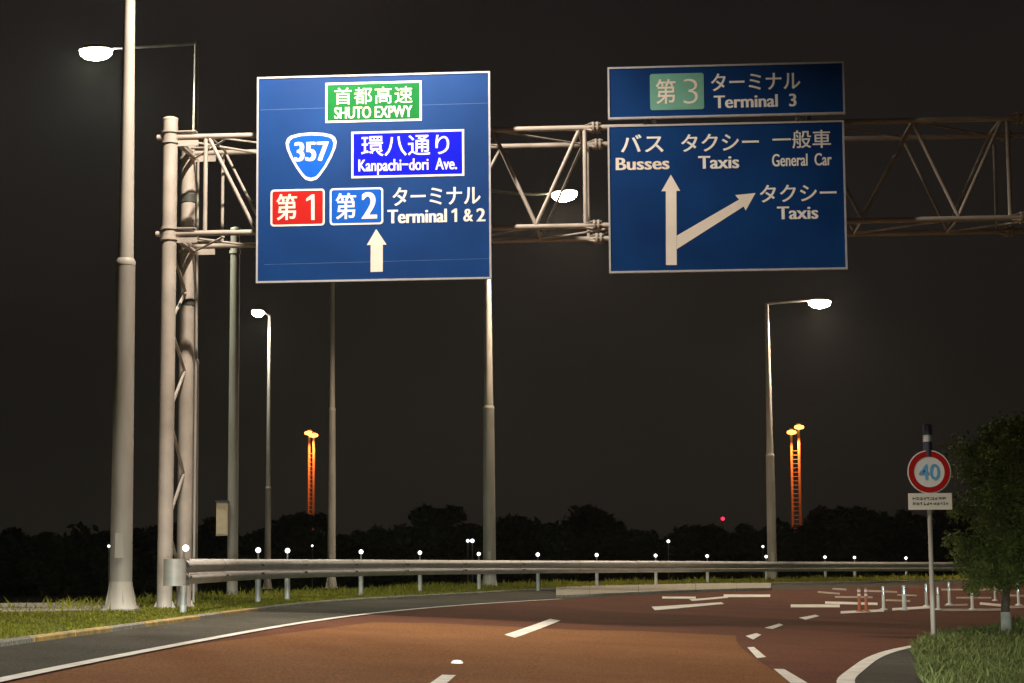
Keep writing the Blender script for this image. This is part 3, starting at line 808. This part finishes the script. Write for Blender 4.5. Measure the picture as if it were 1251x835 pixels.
S1 = Sign('large blue sign with expressway, route 357 and terminal 1 and 2 directions', (314, 94.5), (598.5, 87), (319.5, 346))
S1.seam((318, 134.5), (596, 126)); S1.seam((323, 323.5), (600, 316))
pl = S1.plate(456.2, 124.5, 117.5, 49.5, M_GREEN)
S1.text('首都高速', 456.2, 116.8, 95.4, 21, M_CREAM, .010, space=1.12, parent=pl); S1.text('SHUTO EXPWY', 456, 137.2, 95.5, 14.5, M_CREAM, .035, parent=pl)
pl = S1.plate(498, 188, 137, 57, M_VIVID)
S1.text('環八通り', 495, 178, 107, 25, None, .010, parent=pl); S1.text('Kanpachi−dori  Ave.', 498, 203.5, 119.5, 19, None, .025, parent=pl)
# route shield
def shield(cx, cy, w, h, S):
    c = S.loc(cx, cy); w, h = w / S.ppm / 2, h / S.ppm / 2
    T = [(-1, .60), (-.93, .78), (-.80, .88), (-.5, .96), (0, 1.0), (.5, .96), (.80, .88), (.93, .78), (1, .60), (.96, .35), (.82, 0), (.60, -.42), (.36, -.78), (.22, -.93), (0, -1), (-.22, -.93), (-.36, -.78), (-.60, -.42), (-.82, 0), (-.96, .35)]
    return [c + Vector((x * w, y * h)) for x, y in T]
mb = MB(); mb.prism([S1.w3(u, -.009) for u in shield(380, 191.7, 62.5, 60, S1)][::-1], -S1.N * .005); sh = mb.build('route_shield', M_WHITE, S1.t)
S1.flat('plate_face', shield(380, 191.4, 55, 52.5, S1)[::-1], M_ROUTE, -.0025, sh)
S1.text('357', 380.6, 185.3, 42.5, 24, None, .045, parent=sh)
pl = S1.plate(363.5, 253.8, 66, 45, M_RED_S, border=2.2, r=4)
S1.text('第', 350.2, 253.2, 25.5, 32, M_CREAM, .02, parent=pl); o1 = S1.shape('lettering', [(380.2, 269.0), (380.2, 243.5), (374.0, 246.2), (374.0, 243.0), (380.8, 237.8), (384.2, 237.8), (384.4, 269.0)], M_CREAM, .0005, pl); o1['label'] = 'lettering reading 1'
pl = S1.plate(435.4, 252.2, 65, 45, M_ROUTE, border=2.2, r=4)
S1.text('第', 422.5, 252, 25.3, 32, None, .02, parent=pl); S1.text('2', 451.2, 251.2, 19, 32.5, None, .03, parent=pl)
S1.text('ターミナル', 533.2, 239.3, 106.6, 22.5, None, .022); S1.text('Terminal', 509.6, 264.2, 72, 16.6, None, .04); S1.text('&', 572, 263, 12, 15.5, None, .03); S1.text('2', 587.5, 262.6, 11, 16, None, .03)
o1 = S1.shape('lettering', [(555.2, 271.3), (555.1, 259.3), (551.6, 260.6), (551.5, 258.0), (555.6, 254.9), (558.3, 254.9), (558.5, 271.3)], M_WHITE); o1['label'] = 'lettering reading 1'
S1.shape('arrow', [(452.6, 332.5), (452.8, 299.5), (448, 299.5), (459.5, 280), (472.2, 299), (467.6, 299.2), (467.6, 332)], M_CREAM)
S2 = Sign('blue terminal 3 sign with pale green number plate, above the large right sign', (742, 82.5), (1031, 75), (743, 146), body=M_SIGNBLUE2)
pl = S2.plate(827, 112, 66, 45.5, M_PALEG, border=1.6, r=3, bm=M_PALEG)
S2.text('第', 813.4, 112, 24.7, 31, M_CREAM, .012, parent=pl); S2.text('3', 843.7, 111.7, 17.5, 31, M_CREAM, -.018, parent=pl)
S2.text('ターミナル', 923, 99.5, 109, 22, M_WHITE, .018); S2.text('Terminal  3', 922.5, 123.5, 100.7, 16, M_WHITE, .032)
S3 = Sign('large blue lane sign for busses, taxis and general cars with forked arrow', (742, 153.5), (1031, 147), (744, 334), body=M_SIGNBLUE2)
S3.text('バス', 784.5, 175.3, 52.7, 22.5, M_WHITE, .018, space=1.1); S3.text('Busses', 785, 200, 66, 15.5, M_CREAM, .032)
S3.text('タクシー', 879.5, 174, 95, 22, M_WHITE, .018); S3.text('Taxis', 878, 198.3, 50, 16, M_WHITE, .032)
S3.text('一般車', 979.3, 170.3, 71, 22.5, M_WHITE, .012); S3.text('General  Car', 979.6, 195.3, 72.5, 15.5, M_WHITE, .03)
S3.text('タクシー', 975, 236, 93, 21.5, M_WHITE, .018); S3.text('Taxis', 974.5, 260, 50, 16, M_WHITE, .032)
S3.shape('arrow', [(813.6, 324), (813.4, 233.9), (808, 233.7), (819.6, 213.5), (831, 233.3), (826.4, 233.4), (826.8, 324)], M_CREAM)
S3.shape('arrow', [(826.9, 304.5), (826.9, 288), (903, 244), (898, 238.5), (923, 236), (911, 257.5), (908.5, 252.5)], M_CREAM)
# sign hangers between sign and gantry chords
for S, pxs in ((S1, (365, 550)), (S3, (800, 975)), (S2, (790, 990))):
    for px in pxs:
        for z in ((zT, zB) if S is not S2 else (zT + .18,)):
            s = gx(px, 220); mb = MB(); mb.box(gp(s, -.19, z), (.07, .34, .07), (GD, GB, Vector((0, 0, 1))))
            if S is S2: mb.box(gp(s, -.02, z - .06), (.07, .06, .3), (GD, GB, Vector((0, 0, 1))))
            mb.build('hanger', M_GANTRY, g)

# ---------------------------------------------------------------- guard rail
r_tab = [(214, 30.0), (232, 31.2), (300, 38), (400, 45), (500, 51.5), (630, 58.5), (800, 68), (940, 77), (1060, 84), (1180, 90), (1300, 96)]
def rail_depth(px):
    for (a, ya), (b, yb) in zip(r_tab, r_tab[1:]):
        if a <= px <= b: return ya + (yb - ya) * (px - a) / (b - a)
    return r_tab[-1][1]
def rail_top(px): return 683.0 + (687.0 - 683.0) * min(1, max(0, (px - 214) / 900))
RT = [at_depth(px, rail_top(px), rail_depth(px)) for px in range(216, 1300, 9)]
RT = smooth_line(RT, 20)
gr = thing('guard_rail', 'galvanised corrugated guard rail curving along the far side of the bend', 'guard rail', (RT[0].x, RT[0].y, .5))
RN = normals(RT)
wprof = [(0.0, 0.0), (.012, .0), (.03, -.02), (.075, -.075), (.08, -.11), (.03, -.165), (.005, -.19), (.03, -.215), (.08, -.27), (.075, -.305), (.03, -.36), (.012, -.385), (0.0, -.385)]
Lacc = 0; st = 0; segs = []
for i in range(1, len(RT)):
    Lacc += (RT[i] - RT[i - 1]).length
    if Lacc > 4.0 or i == len(RT) - 1: segs.append((st, i)); st = i; Lacc = 0
for a, b in segs:
    mb = MB(); n = len(wprof)
    for i in range(a, b + 1):
        bump = .006 if i == a else 0
        for (d, z) in wprof:
            p = RT[i] + RN[i] * (d + bump + .10); mb.v.append(Vector((p.x, p.y, RT[i].z + z)))
    for i in range(b - a):
        for j in range(n - 1):
            q = i * n + j; mb.face((q, q + n, q + n + 1, q + 1), True)
    bm_o = mb.build('beam', M_RAIL, gr)
    if RT[a].y < 62:
        for zz_ in (-.11, -.27):
            for dd in (.08, .20):
                q = RT[a].lerp(RT[a + 1], min(1, dd / max(.01, (RT[a + 1] - RT[a]).length))); q = q + RN[a] * .185; q.z = RT[a].z + zz_
                mb = MB(); mb.tube(q - RN[a] * .012, q + RN[a] * .018, .020, None, 6); mb.build('bolt', M_BAND, bm_o)
# flared end wing
tdir = (RT[0] - RT[3]).normalized(); p = RT[0]; nn = RN[0]
mb = MB(); rows_ = []
for k in range(9):
    ang = k / 8 * math.pi * .9; rr = .16; c = p + nn * (.10 - .0) + tdir * .16
    q = p + nn * .14 + tdir * (rr * math.sin(ang) + .10) - nn * (rr * (1 - math.cos(ang)))
    rows_.append(q)
rows_ = [p + nn * .14 - tdir * .35] + rows_
A = [Vector((q.x, q.y, RT[0].z + .0)) for q in rows_]; B = [Vector((q.x, q.y, RT[0].z - .40)) for q in rows_]
k = len(mb.v); mb.v += A + B; n = len(A)
for i in range(n - 1): mb.face((k + i, k + n + i, k + n + i + 1, k + i + 1), True)
mb.build('end_wing', M_RAIL, gr)
posts_px = [222, 308, 353, 437, 516, 588, 658, 728, 798, 866.5, 939, 1004, 1040, 1111, 1181]
reflector_y = [670, 672.5, 673, 674.5, 675.5, 677, 677.8, 678.3, 679, 679.6, 680.3, 681, 681.4, 682, 682.6]
for k, px in enumerate(posts_px):
    Y = rail_depth(px); top = at_depth(px, rail_top(px), Y)
    i = nearest(RT, top); q = RT[i] - RN[i] * 0.02
    if px == 222: q = RT[1] - RN[1] * .02
    mb = MB(); mb.tube((q.x, q.y, .35), (q.x, q.y, RT[i].z - .03), .055, None, 12); mb.box((q.x + RN[i].x * .08, q.y + RN[i].y * .08, RT[i].z - .19), (.08, .10, .12)); mb.build('rail_post', M_RAIL, gr)
    bc = at_depth(px + (0 if k else 1), reflector_y[k], q.y if k else q.y)
    r_b = .050 if k < 6 else .055
    if k == 0: names = 'reflective delineator on a bent stalk at the left end of the guard rail'
    else: names = None
    bc = Vector((q.x + (0.0 if k else .03), q.y, bc.z))
    dl = thing('delineator', names or 'small round white delineator with reflected headlight glow on top of a guard rail post', 'delineator', (q.x, q.y, RT[i].z - .03), 'white delineators along the guard rail')
    mb = MB(); mb.path([(q.x, q.y, RT[i].z - .06), (q.x, q.y, (RT[i].z + bc.z) / 2), (bc.x, bc.y + .02, bc.z)], .016, 8); mb.build('stalk', M_POLE, dl)
    f_ = (EYE - bc); f_.z = 0; f_.normalize()
    mb = MB(); mb.tube(bc - f_ * .02, bc + f_ * .02, r_b * 1.12, None, 16); hs = mb.build('housing', M_POLE, dl)
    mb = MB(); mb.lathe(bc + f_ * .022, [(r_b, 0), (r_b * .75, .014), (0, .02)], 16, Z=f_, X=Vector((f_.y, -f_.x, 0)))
    mb.build('lens', G_RETRO, hs)  # reflector, not a lamp: emission stands in for returned headlight
    dl['label'] = ['delineator on a bent stalk at the left end of the guard rail', 'delineator just right of the plain capped pole with the beige cabinet',
        'delineator just right of the slim lamp post with lit head', 'delineator just right of the dark thin lamp post', 'delineator midway between dark thin lamp post and central lamp post',
        'delineator touching the left side of the central lamp post', 'first delineator right of the central lamp post', 'second delineator right of the central lamp post',
        'third delineator right of the central lamp post', 'delineator next but one left of the right lamp post', 'delineator touching the left side of the right lamp post',
        'delineator beside the foot of the right orange lit mast', 'delineator second to the right of the orange lit mast', 'delineator just left of the speed limit signpost', 'delineator half behind the leaves of the right tree'][k]

# ---------------------------------------------------------------- speed sign
b = on_road(1140.5, 786); YS = b.y
top = at_depth(1133, 520, YS); zc = at_depth(1136, 577, YS)
ss = thing('speed_limit_sign', 'round red rimmed 40 speed limit sign on a thin pole at the grass island', 'road sign', (b.x, YS, b.z - .05))
sc_ = YS / F_PX
mb = MB(); mb.tube((b.x, YS, b.z - .05), (b.x, YS, zc.z + .35), .038, None, 14); mb.build('pole', M_POLE, ss)
cc = Vector((b.x, YS - .06, zc.z)); R0 = 26.5 * sc_
Fd = Vector((0, -1, 0)); Xd = Vector((1, 0, 0))
def disc(c, r0, r1, y, n=40):
    mb = MB()
    for i in range(n):
        a, bb = 2 * math.pi * i / n, 2 * math.pi * (i + 1) / n
        P = [c + Vector((r * math.cos(t), 0, r * math.sin(t))) - Vector((0, y, 0)) for r, t in ((r1, a), (r1, bb), (r0, bb), (r0, a))]
        if r0 == 0: P = P[:3]
        mb.poly(P)
    return mb
mb = MB(); mb.tube(cc + Vector((0, .012, 0)), cc, R0, None, 40); pan = mb.build('disc', M_WHITE, ss)
disc(cc, R0 * .70, R0 * .955, .004).build('red_ring', M_RED_S, pan)
def flat_text(body, c, W, H, m, bold, parent, sp=1.0):
    cu = bpy.data.curves.new('lettering', 'FONT'); cu.body = body; cu.offset = bold; cu.space_character = sp
    o = bpy.data.objects.new('lettering', cu); COL.objects.link(o)
    dg = bpy.context.evaluated_depsgraph_get(); me = bpy.data.meshes.new_from_object(o.evaluated_get(dg)); bpy.data.objects.remove(o)
    xs = [v.co.x for v in me.vertices]; ys = [v.co.y for v in me.vertices]; x0, x1, y0, y1 = min(xs), max(xs), min(ys), max(ys)
    mb = MB()
    for v in me.vertices: mb.v.append(Vector((c.x + ((v.co.x - x0) / (x1 - x0) - .5) * W, c.y, c.z + ((v.co.y - y0) / (y1 - y0) - .5) * H)))
    for p in me.polygons: mb.face(list(p.vertices))
    return mb.build('lettering', m, parent)
flat_text('40', cc - Vector((0, .005, 0)), 25.5 * sc_, 19.5 * sc_, M_MARK40, .014, pan)
mb = MB(); mb.box(cc + Vector((0, .03, .12)), (.30, .02, .035)); mb.box(cc + Vector((0, .03, -.12)), (.30, .02, .035)); mb.build('bracket', M_ALU, ss)
pc = at_depth(1137, 613, YS); pc = Vector((b.x, YS - .06, pc.z))
mb = MB(); mb.box(pc, (53 * sc_, .012, 20 * sc_)); aux = mb.build('supplementary_plate', M_CREAM, ss)
mb = MB(); random.seed(3)
for row in (3.4, -2.6):
    x = -21
    while x < 20:
        w = random.uniform(2, 4.5)
        for k in range(2):
            z = row + random.uniform(-1.3, 1.3); mb.box(pc + Vector(((x + w / 2) * sc_, -.0075, z * sc_)), (w * sc_, .002, random.uniform(.7, 1.1) * sc_))
        mb.box(pc + Vector(((x + w * random.random()) * sc_, -.0076, row * sc_)), (.8 * sc_, .002, 3.6 * sc_))
        x += w + random.uniform(.5, 1.6)
mb.build('printed_text', M_INK, aux)
tp = Vector((b.x, YS, at_depth(1133, 536, YS).z)); hh = 30 * sc_
mb = MB(); z0 = zc.z + R0 * .75; mb.tube((b.x, YS, z0), (b.x, YS, top.z), 5.6 * sc_, None, 18); mb.lathe((b.x, YS, top.z), [(5.6 * sc_, 0), (3.5 * sc_, .02), (0, .03)], 18); tl = mb.build('top_cap', M_DARKMETAL, ss)
mb = MB(); mb.tube((b.x, YS, tp.z - 4 * sc_), (b.x, YS, tp.z + 4 * sc_), 5.8 * sc_, None, 18); mb.build('reflector_band', M_ALU, tl)

# road stud
p = on_road(558.5, 811)
rs = thing('road_stud', 'small raised reflective road stud between the lane dashes', 'road stud', (p.x, p.y, zroad(dist_e(p.x, p.y))))
z = zroad(dist_e(p.x, p.y)) + .005
mb = MB(); mb.prism([(p.x - .06, p.y - .06, z), (p.x + .06, p.y - .06, z), (p.x + .06, p.y + .06, z), (p.x - .06, p.y + .06, z)], (0, 0, .008)); mb.lathe((p.x, p.y, z + .008), [(.062, 0), (.045, .02), (0, .026)], 12); mb.build('body', M_BOLL, rs)
mb = MB(); mb.box((p.x, p.y - .052, z + .018), (.07, .012, .016)); mb.build('reflector', M_WHITE, rs)

# ---------------------------------------------------------------- delineator posts (flexible bollards)
bl = [(1050, 748, 719, 0, 'first orange bollard, left one of the orange pair'), (1058.5, 748, 719, 0, 'second orange bollard, right one of the orange pair'),
      (1079.5, 745.5, 717, 1, 'white bollard just right of the orange pair'), (1105, 746, 716, 1, 'white bollard with wide silver bands second right of the orange pair'),
      (1132, 741.5, 714, 1, 'white bollard just left of the speed limit signpost'), (1146.5, 745.5, 718, 1, 'white bollard just right of the speed limit signpost'),
      (1160, 739.5, 712, 1, 'farther white bollard second right of the speed limit signpost'), (1188, 745.5, 713, 1, 'white bollard alone midway between signpost and tree trunk'),
      (1216, 734.5, 705, 1, 'farthest white bollard just left of the tree trunk'), (1244.5, 740, 714, 1, 'bollard right of the tree trunk at the frame edge')]
for px, yb, yt, kind, lab in bl:
    p = on_road(px, yb); h_ = (yb - yt) / F_PX * p.y; r = .040 if 'wide' not in lab else .055
    t = thing('bollard', lab, 'bollard', p, 'flexible bollards in the painted hatching')
    m = M_BOLL if kind else M_BOLLO
    mb = MB(); mb.lathe(p, [(.10, .0), (.10, .025), (r * 1.1, .05)], 16); mb.tube(p + Vector((0, 0, .04)), p + Vector((0, 0, h_ - .02)), r, r * .92, 14); mb.lathe(p + Vector((0, 0, h_ - .02)), [(r * .92, 0), (r * .6, .02), (0, .03)], 14); mb.build('post', m, t)
    for k in range(2):
        zb = h_ * (.66 + .17 * k); mb = MB(); mb.tube(p + Vector((0, 0, zb)), p + Vector((0, 0, zb + h_ * .10)), r * 1.05, None, 14); mb.build('reflective_band', M_WHITE if not kind else M_REFL, t)

# ---------------------------------------------------------------- high masts far away
def high_mast(label, px0, px1, y_top, y_top2, y_base, Y, lit):
    a = at_depth(px0, y_base, Y); b2 = at_depth(px1, y_base, Y); zt0 = at_depth(px0, y_top2, Y).z; zt1 = at_depth(px1, y_top, Y).z
    t = thing('floodlight_mast', label, 'floodlight mast', ((a.x + b2.x) / 2, Y, 0), 'sodium lit twin masts')
    for (x, zt, y_) in ((a.x, zt0, Y), (b2.x, zt1, Y - 2)):
        mb = MB(); mb.tube((x, y_, -.4), (x, y_, zt), .34, .26, 10); mb.build('column', M_MAST, t)
        mb = MB(); mb.lathe((x, y_, zt), [(.3, 0), (.5, .25), (.5, .45), (.2, .6)], 12); hd = mb.build('lamp_head', M_MAST, t)
        mb = MB(); mb.lathe((x, y_ - .9, zt - .3), [(.0, -.5), (.85, -.3), (1.0, 0), (.85, .3), (.0, .5)], 12); mb.build('lens', G_SOD, hd)
        if lit: 
            for zz_ in (zt - 1.5,): spot('lamp_light', t, (x, y_ - 3.5, zz_), (x, y_, zt - 14), 11000, SODIUM, 120, .5, .3)
    for k in range(26):
        z = 2 + (min(zt0, zt1) - 6) * k / 25; mb = MB(); mb.tube((a.x, Y - .2, z), (b2.x, Y - 1.8, z), .06, None, 6); mb.build('rung', M_MAST, t)
    return t
high_mast('left pair of tall orange lit masts beyond the trees under the left sign', 377.3, 384, 531.5, 528, 690, 420, 1)
high_mast('right pair of tall orange lit masts beyond the trees under the right sign', 970, 977.5, 521.5, 527, 690, 400, 1)

# far small lights
def far_light(px, py, Y, r, label, m, group=None, pole=True):
    p = at_depth(px, py, Y)
    t = thing('distant_lamp', label, 'lamp', (p.x, Y, -.4), group)
    mb = MB(); mb.tube((p.x, Y + r * .8, -.4), (p.x, Y + r * .8, p.z), min(.03, r * .3), None, 8); mb.build('post', M_BAND, t)
    mb = MB(); mb.lathe(p, [(0, -r), (r * .8, -r * .6), (r, 0), (r * .8, r * .6), (0, r)], 12); mb.build('globe', m, t)
far_light(883, 634, 175, .16, 'red obstruction light showing above the distant trees', G_REDL)
far_light(571.5, 661, 105, .09, 'left one of two tiny white lights left of the central lamp post', G_DIM)
far_light(577, 661, 105, .11, 'right one of two tiny white lights left of the central lamp post', G_DIM)
far_light(816.5, 661.5, 105, .09, 'tiny lone white light under the trees right of centre', G_DIM)
far_light(932, 668, 105, .07, 'tiny faint light just left of the right lamp post', G_DIM)
far_light(133, 667.5, 60, .045, 'tiny white light at the left edge of the nearest lamp post', G_DIM)
far_light(381.5, 667, 105, .06, 'tiny dim light between slim and dark thin lamp posts', G_DIM)

# ---------------------------------------------------------------- trees
def crown_mesh(name, seed, R, H, n, leaf, m, lobes=9, low=0.0):
    rnd = random.Random(seed); L = []
    for _ in range(lobes):
        a = rnd.uniform(0, 6.283); rr = rnd.uniform(0, .62) * R; z = rnd.uniform(.12, .86) * H
        L.append((Vector((math.cos(a) * rr, math.sin(a) * rr, z)), rnd.uniform(.26, .48) * R * (1.15 - .45 * z / H)))
    L.append((Vector((0, 0, H * .5)), R * .55))
    v, f = [], []
    for _ in range(n):
        c, r = rnd.choice(L)
        d = Vector((rnd.gauss(0, 1), rnd.gauss(0, 1), rnd.gauss(0, .8))).normalized() * r * rnd.uniform(.35, 1.12)
        p = c + d; s_ = leaf * rnd.uniform(.5, 1.3)
        a = Vector((rnd.gauss(0, 1), rnd.gauss(0, 1), rnd.gauss(0, .7))).normalized(); b = a.orthogonal().normalized(); b.rotate(Matrix.Rotation(rnd.uniform(0, 6.28), 3, a))
        k = len(v); v += [p - a * s_, p + b * s_ * .45, p + a * s_, p - b * s_ * .45]; f.append((k, k + 1, k + 2, k + 3))
    me = bpy.data.meshes.new(name); me.from_pydata(v, [], f); me.materials.append(m)
    return me, L
protos = []
for k in range(6):
    me, L = crown_mesh('crown', 20 + k, 2.6, 4.6 + .3 * k, 3800, .30, M_FARLEAF, 10)
    mb = MB(); mb.path([(0, 0, 0), (.05, .03, 1.2), (.0, .1, 2.6), (.08, 0, 4.2)], [.20, .15, .11, .04], 8)
    for c, r in L[:6]: mb.tube((.02, .05, 1.6 + .2 * random.random()), c * .8 + Vector((0, 0, .7)), .06, .02, 6)
    tme = bpy.data.meshes.new('trunk'); tme.from_pydata(mb.v, [], mb.f); tme.materials.append(M_BARK)
    protos.append((me, tme))
sil = [(-15, 652), (15, 636), (52, 642), (88, 650), (118, 642), (158, 634), (196, 628), (232, 640), (262, 622), (300, 640), (340, 628), (367, 616), (392, 650), (420, 646), (452, 640), (482, 632), (512, 620), (536, 606), (560, 630), (586, 636), (618, 622), (648, 618),
       (682, 634), (706, 624), (729, 606), (752, 628), (780, 640), (806, 646), (832, 634), (858, 632), (884, 636), (910, 632), (936, 640), (962, 634), (990, 624), (1018, 608), (1044, 606), (1068, 628), (1096, 622), (1122, 610), (1148, 612), (1176, 606), (1204, 604), (1236, 600), (1266, 600)]
def place_word(px):
    marks = [(0, 135, 'left of the nearest lamp post'), (135, 205, 'between nearest lamp post and gantry'), (205, 300, 'behind the gantry posts and cabinet'), (300, 380, 'around the slim lamp post'),
             (380, 500, 'right of the dark thin lamp post'), (500, 600, 'left of the central lamp post'), (600, 700, 'just right of the central lamp post'), (700, 800, 'midway between central and right lamp posts'),
             (800, 900, 'near the red obstruction light'), (900, 962, 'behind the right lamp post'), (962, 1080, 'beside the right orange masts'), (1080, 1160, 'behind the speed limit sign'), (1160, 1400, 'behind the near right tree')]
    for a, b, s in marks:
        if a <= px < b: return s
    return 'at the left frame edge'
used = {}
ordn = ['leftmost', 'second', 'third', 'fourth', 'fifth', 'sixth']
groups = {}
for px, y in sil: groups.setdefault(place_word(px), []).append(px)
rnd = random.Random(5)
for k, (px, ytop) in enumerate(sil):
    Y = 128 + rnd.uniform(-14, 22); top = at_depth(px, ytop, Y); base = Vector((top.x, Y, -.42))
    me, tme = protos[k % 6]; Hn = 1.4 + max(v.co.z for v in me.vertices)
    s_ = (top.z - base.z) / Hn; 
    word = place_word(px); lst = groups[word]
    desc = 'tall' if ytop < 615 else ('middling' if ytop < 634 else 'low')
    lab = f'{desc} dark tree silhouette {word}' + ('' if len(lst) == 1 else f', {ordn[lst.index(px)]} from left')
    t = thing('tree', lab, 'tree', base, 'dark trees along the horizon')
    wscale = s_ * rnd.uniform(.95, 1.25)
    t.scale = (wscale, wscale, s_); t.rotation_euler = (0, 0, rnd.uniform(0, 6.28))
    c = bpy.data.objects.new('crown', me); COL.objects.link(c); c.parent = t; c.location = (0, 0, .9)
    c = bpy.data.objects.new('trunk', tme); COL.objects.link(c); c.parent = t
# shrub mass closing the base of the tree line
v, f = [], []
rnd = random.Random(9)
for _ in range(30000):
    px = rnd.uniform(-60, 1300); Y = rnd.uniform(118, 150); x = (px - CX) / F_PX * Y
    hmax = 1.9 + .8 * math.sin(px * .021) + .5 * math.sin(px * .067 + 1) + rnd.uniform(-.3, .9)
    p = Vector((x, Y, rnd.uniform(-.4, hmax))); a = Vector((rnd.gauss(0, 1), rnd.gauss(0, 1), rnd.gauss(0, 1))).normalized(); b2 = a.orthogonal().normalized(); s_ = rnd.uniform(.2, .42)
    k = len(v); v += [p - a * s_, p + b2 * s_ * .6, p + a * s_, p - b2 * s_ * .6]; f.append((k, k + 1, k + 2, k + 3))
me = bpy.data.meshes.new('undergrowth'); me.from_pydata(v, [], f); me.materials.append(M_FARLEAF)
o = bpy.data.objects.new('undergrowth', me); COL.objects.link(o); tag(o, kind='stuff')

# near tree on the island
tb = on_road(1230, 781); tb.z = isl_z(tb) ; YT = tb.y
nt_ = thing('tree', 'leafy young tree with pale wrapped trunk foot on the right grass island', 'tree', tb)
scl = YT / F_PX
top_z = at_depth(1230, 518, YT).z; low_z = at_depth(1230, 715, YT).z
mb = MB(); mb.path([tb, tb + Vector((-.01, 0, .5)), tb + Vector((.03, .0, (low_z - tb.z))), tb + Vector((-.02, .05, (top_z - tb.z) * .6)), tb + Vector((.03, 0, (top_z - tb.z) * .95))], [.085, .075, .062, .04, .012], 12)
rnd = random.Random(11); limbs = []
for k in range(22):
    z = low_z + (top_z - low_z) * rnd.uniform(.0, .85) - tb.z; a = rnd.uniform(0, 6.28); Lr = rnd.uniform(.5, 1.15) * (1.05 - .55 * (z - (low_z - tb.z)) / (top_z - low_z))
    p0 = tb + Vector((0, 0, z)); p1 = p0 + Vector((math.cos(a) * Lr, math.sin(a) * Lr, rnd.uniform(.05, .45))); mb.tube(p0, p1, .024, .008, 6); limbs.append((p0, p1))
tk = mb.build('trunk', M_BARK, nt_)
mb = MB(); mb.tube(tb + Vector((0, 0, .02)), tb + Vector((-.005, 0, .42)), .10, .088, 14); mb.build('trunk_wrap', M_BARK_PALE, tk)
v, f = [], []
clumps = []
for p0, p1 in limbs:
    for t_ in (.45, .75, 1.0):
        clumps.append((p0.lerp(p1, t_), rnd.uniform(.16, .34)))
for k in range(80):
    z = rnd.uniform(0, 1); a = rnd.uniform(0, 6.28); rr = rnd.uniform(0, .95) * (1 - .68 * z) * (0.75 if z < .12 else 1); clumps.append((Vector((tb.x + math.cos(a) * rr, tb.y + math.sin(a) * rr, low_z + .05 + (top_z - low_z - .15) * z)), rnd.uniform(.14, .32)))
for k in range(8):
    a = rnd.uniform(2.2, 4.4); clumps.append((Vector((tb.x + math.cos(a) * rnd.uniform(.35, .8), tb.y + math.sin(a) * .5, low_z + rnd.uniform(-.05, .25))), rnd.uniform(.10, .2)))
for _ in range(26000):
    c, r = rnd.choice(clumps); d = Vector((rnd.gauss(0, 1), rnd.gauss(0, 1), rnd.gauss(0, .75))).normalized() * r * rnd.uniform(.2, 1.25)
    p = c + d; s_ = rnd.uniform(.028, .064)
    a = Vector((rnd.gauss(0, 1), rnd.gauss(0, 1), rnd.gauss(-.4, .7))).normalized(); b2 = a.orthogonal().normalized(); b2.rotate(Matrix.Rotation(rnd.uniform(0, 6.28), 3, a))
    k = len(v); v += [p - a * s_, p + b2 * s_ * .42, p + a * s_, p - b2 * s_ * .42]; f.append((k, k + 1, k + 2, k + 3))
inv = MW[nt_.name].inverted()
me = bpy.data.meshes.new('crown'); me.from_pydata([inv @ Vector(q) for q in v], [], f); me.materials.append(M_LEAF)
o = bpy.data.objects.new('crown', me); COL.objects.link(o); o.parent = nt_

# ---------------------------------------------------------------- thin night air round the lamps
mb = MB(); mb.box((0, 0, 18), (1440, 1440, 39)); hz = mb.build('haze', [])
m = bpy.data.materials.new('night_air'); m.use_nodes = True; t = m.node_tree; t.nodes.clear()
o_ = t.nodes.new('ShaderNodeOutputMaterial'); pv = t.nodes.new('ShaderNodeVolumePrincipled'); pv.inputs['Color'].default_value = (1, .98, .95, 1)
pv.inputs['Density'].default_value = 0.00014; pv.inputs['Anisotropy'].default_value = .82
t.links.new(pv.outputs[0], o_.inputs['Volume']); hz.data.materials.append(m); tag(hz, kind='stuff')
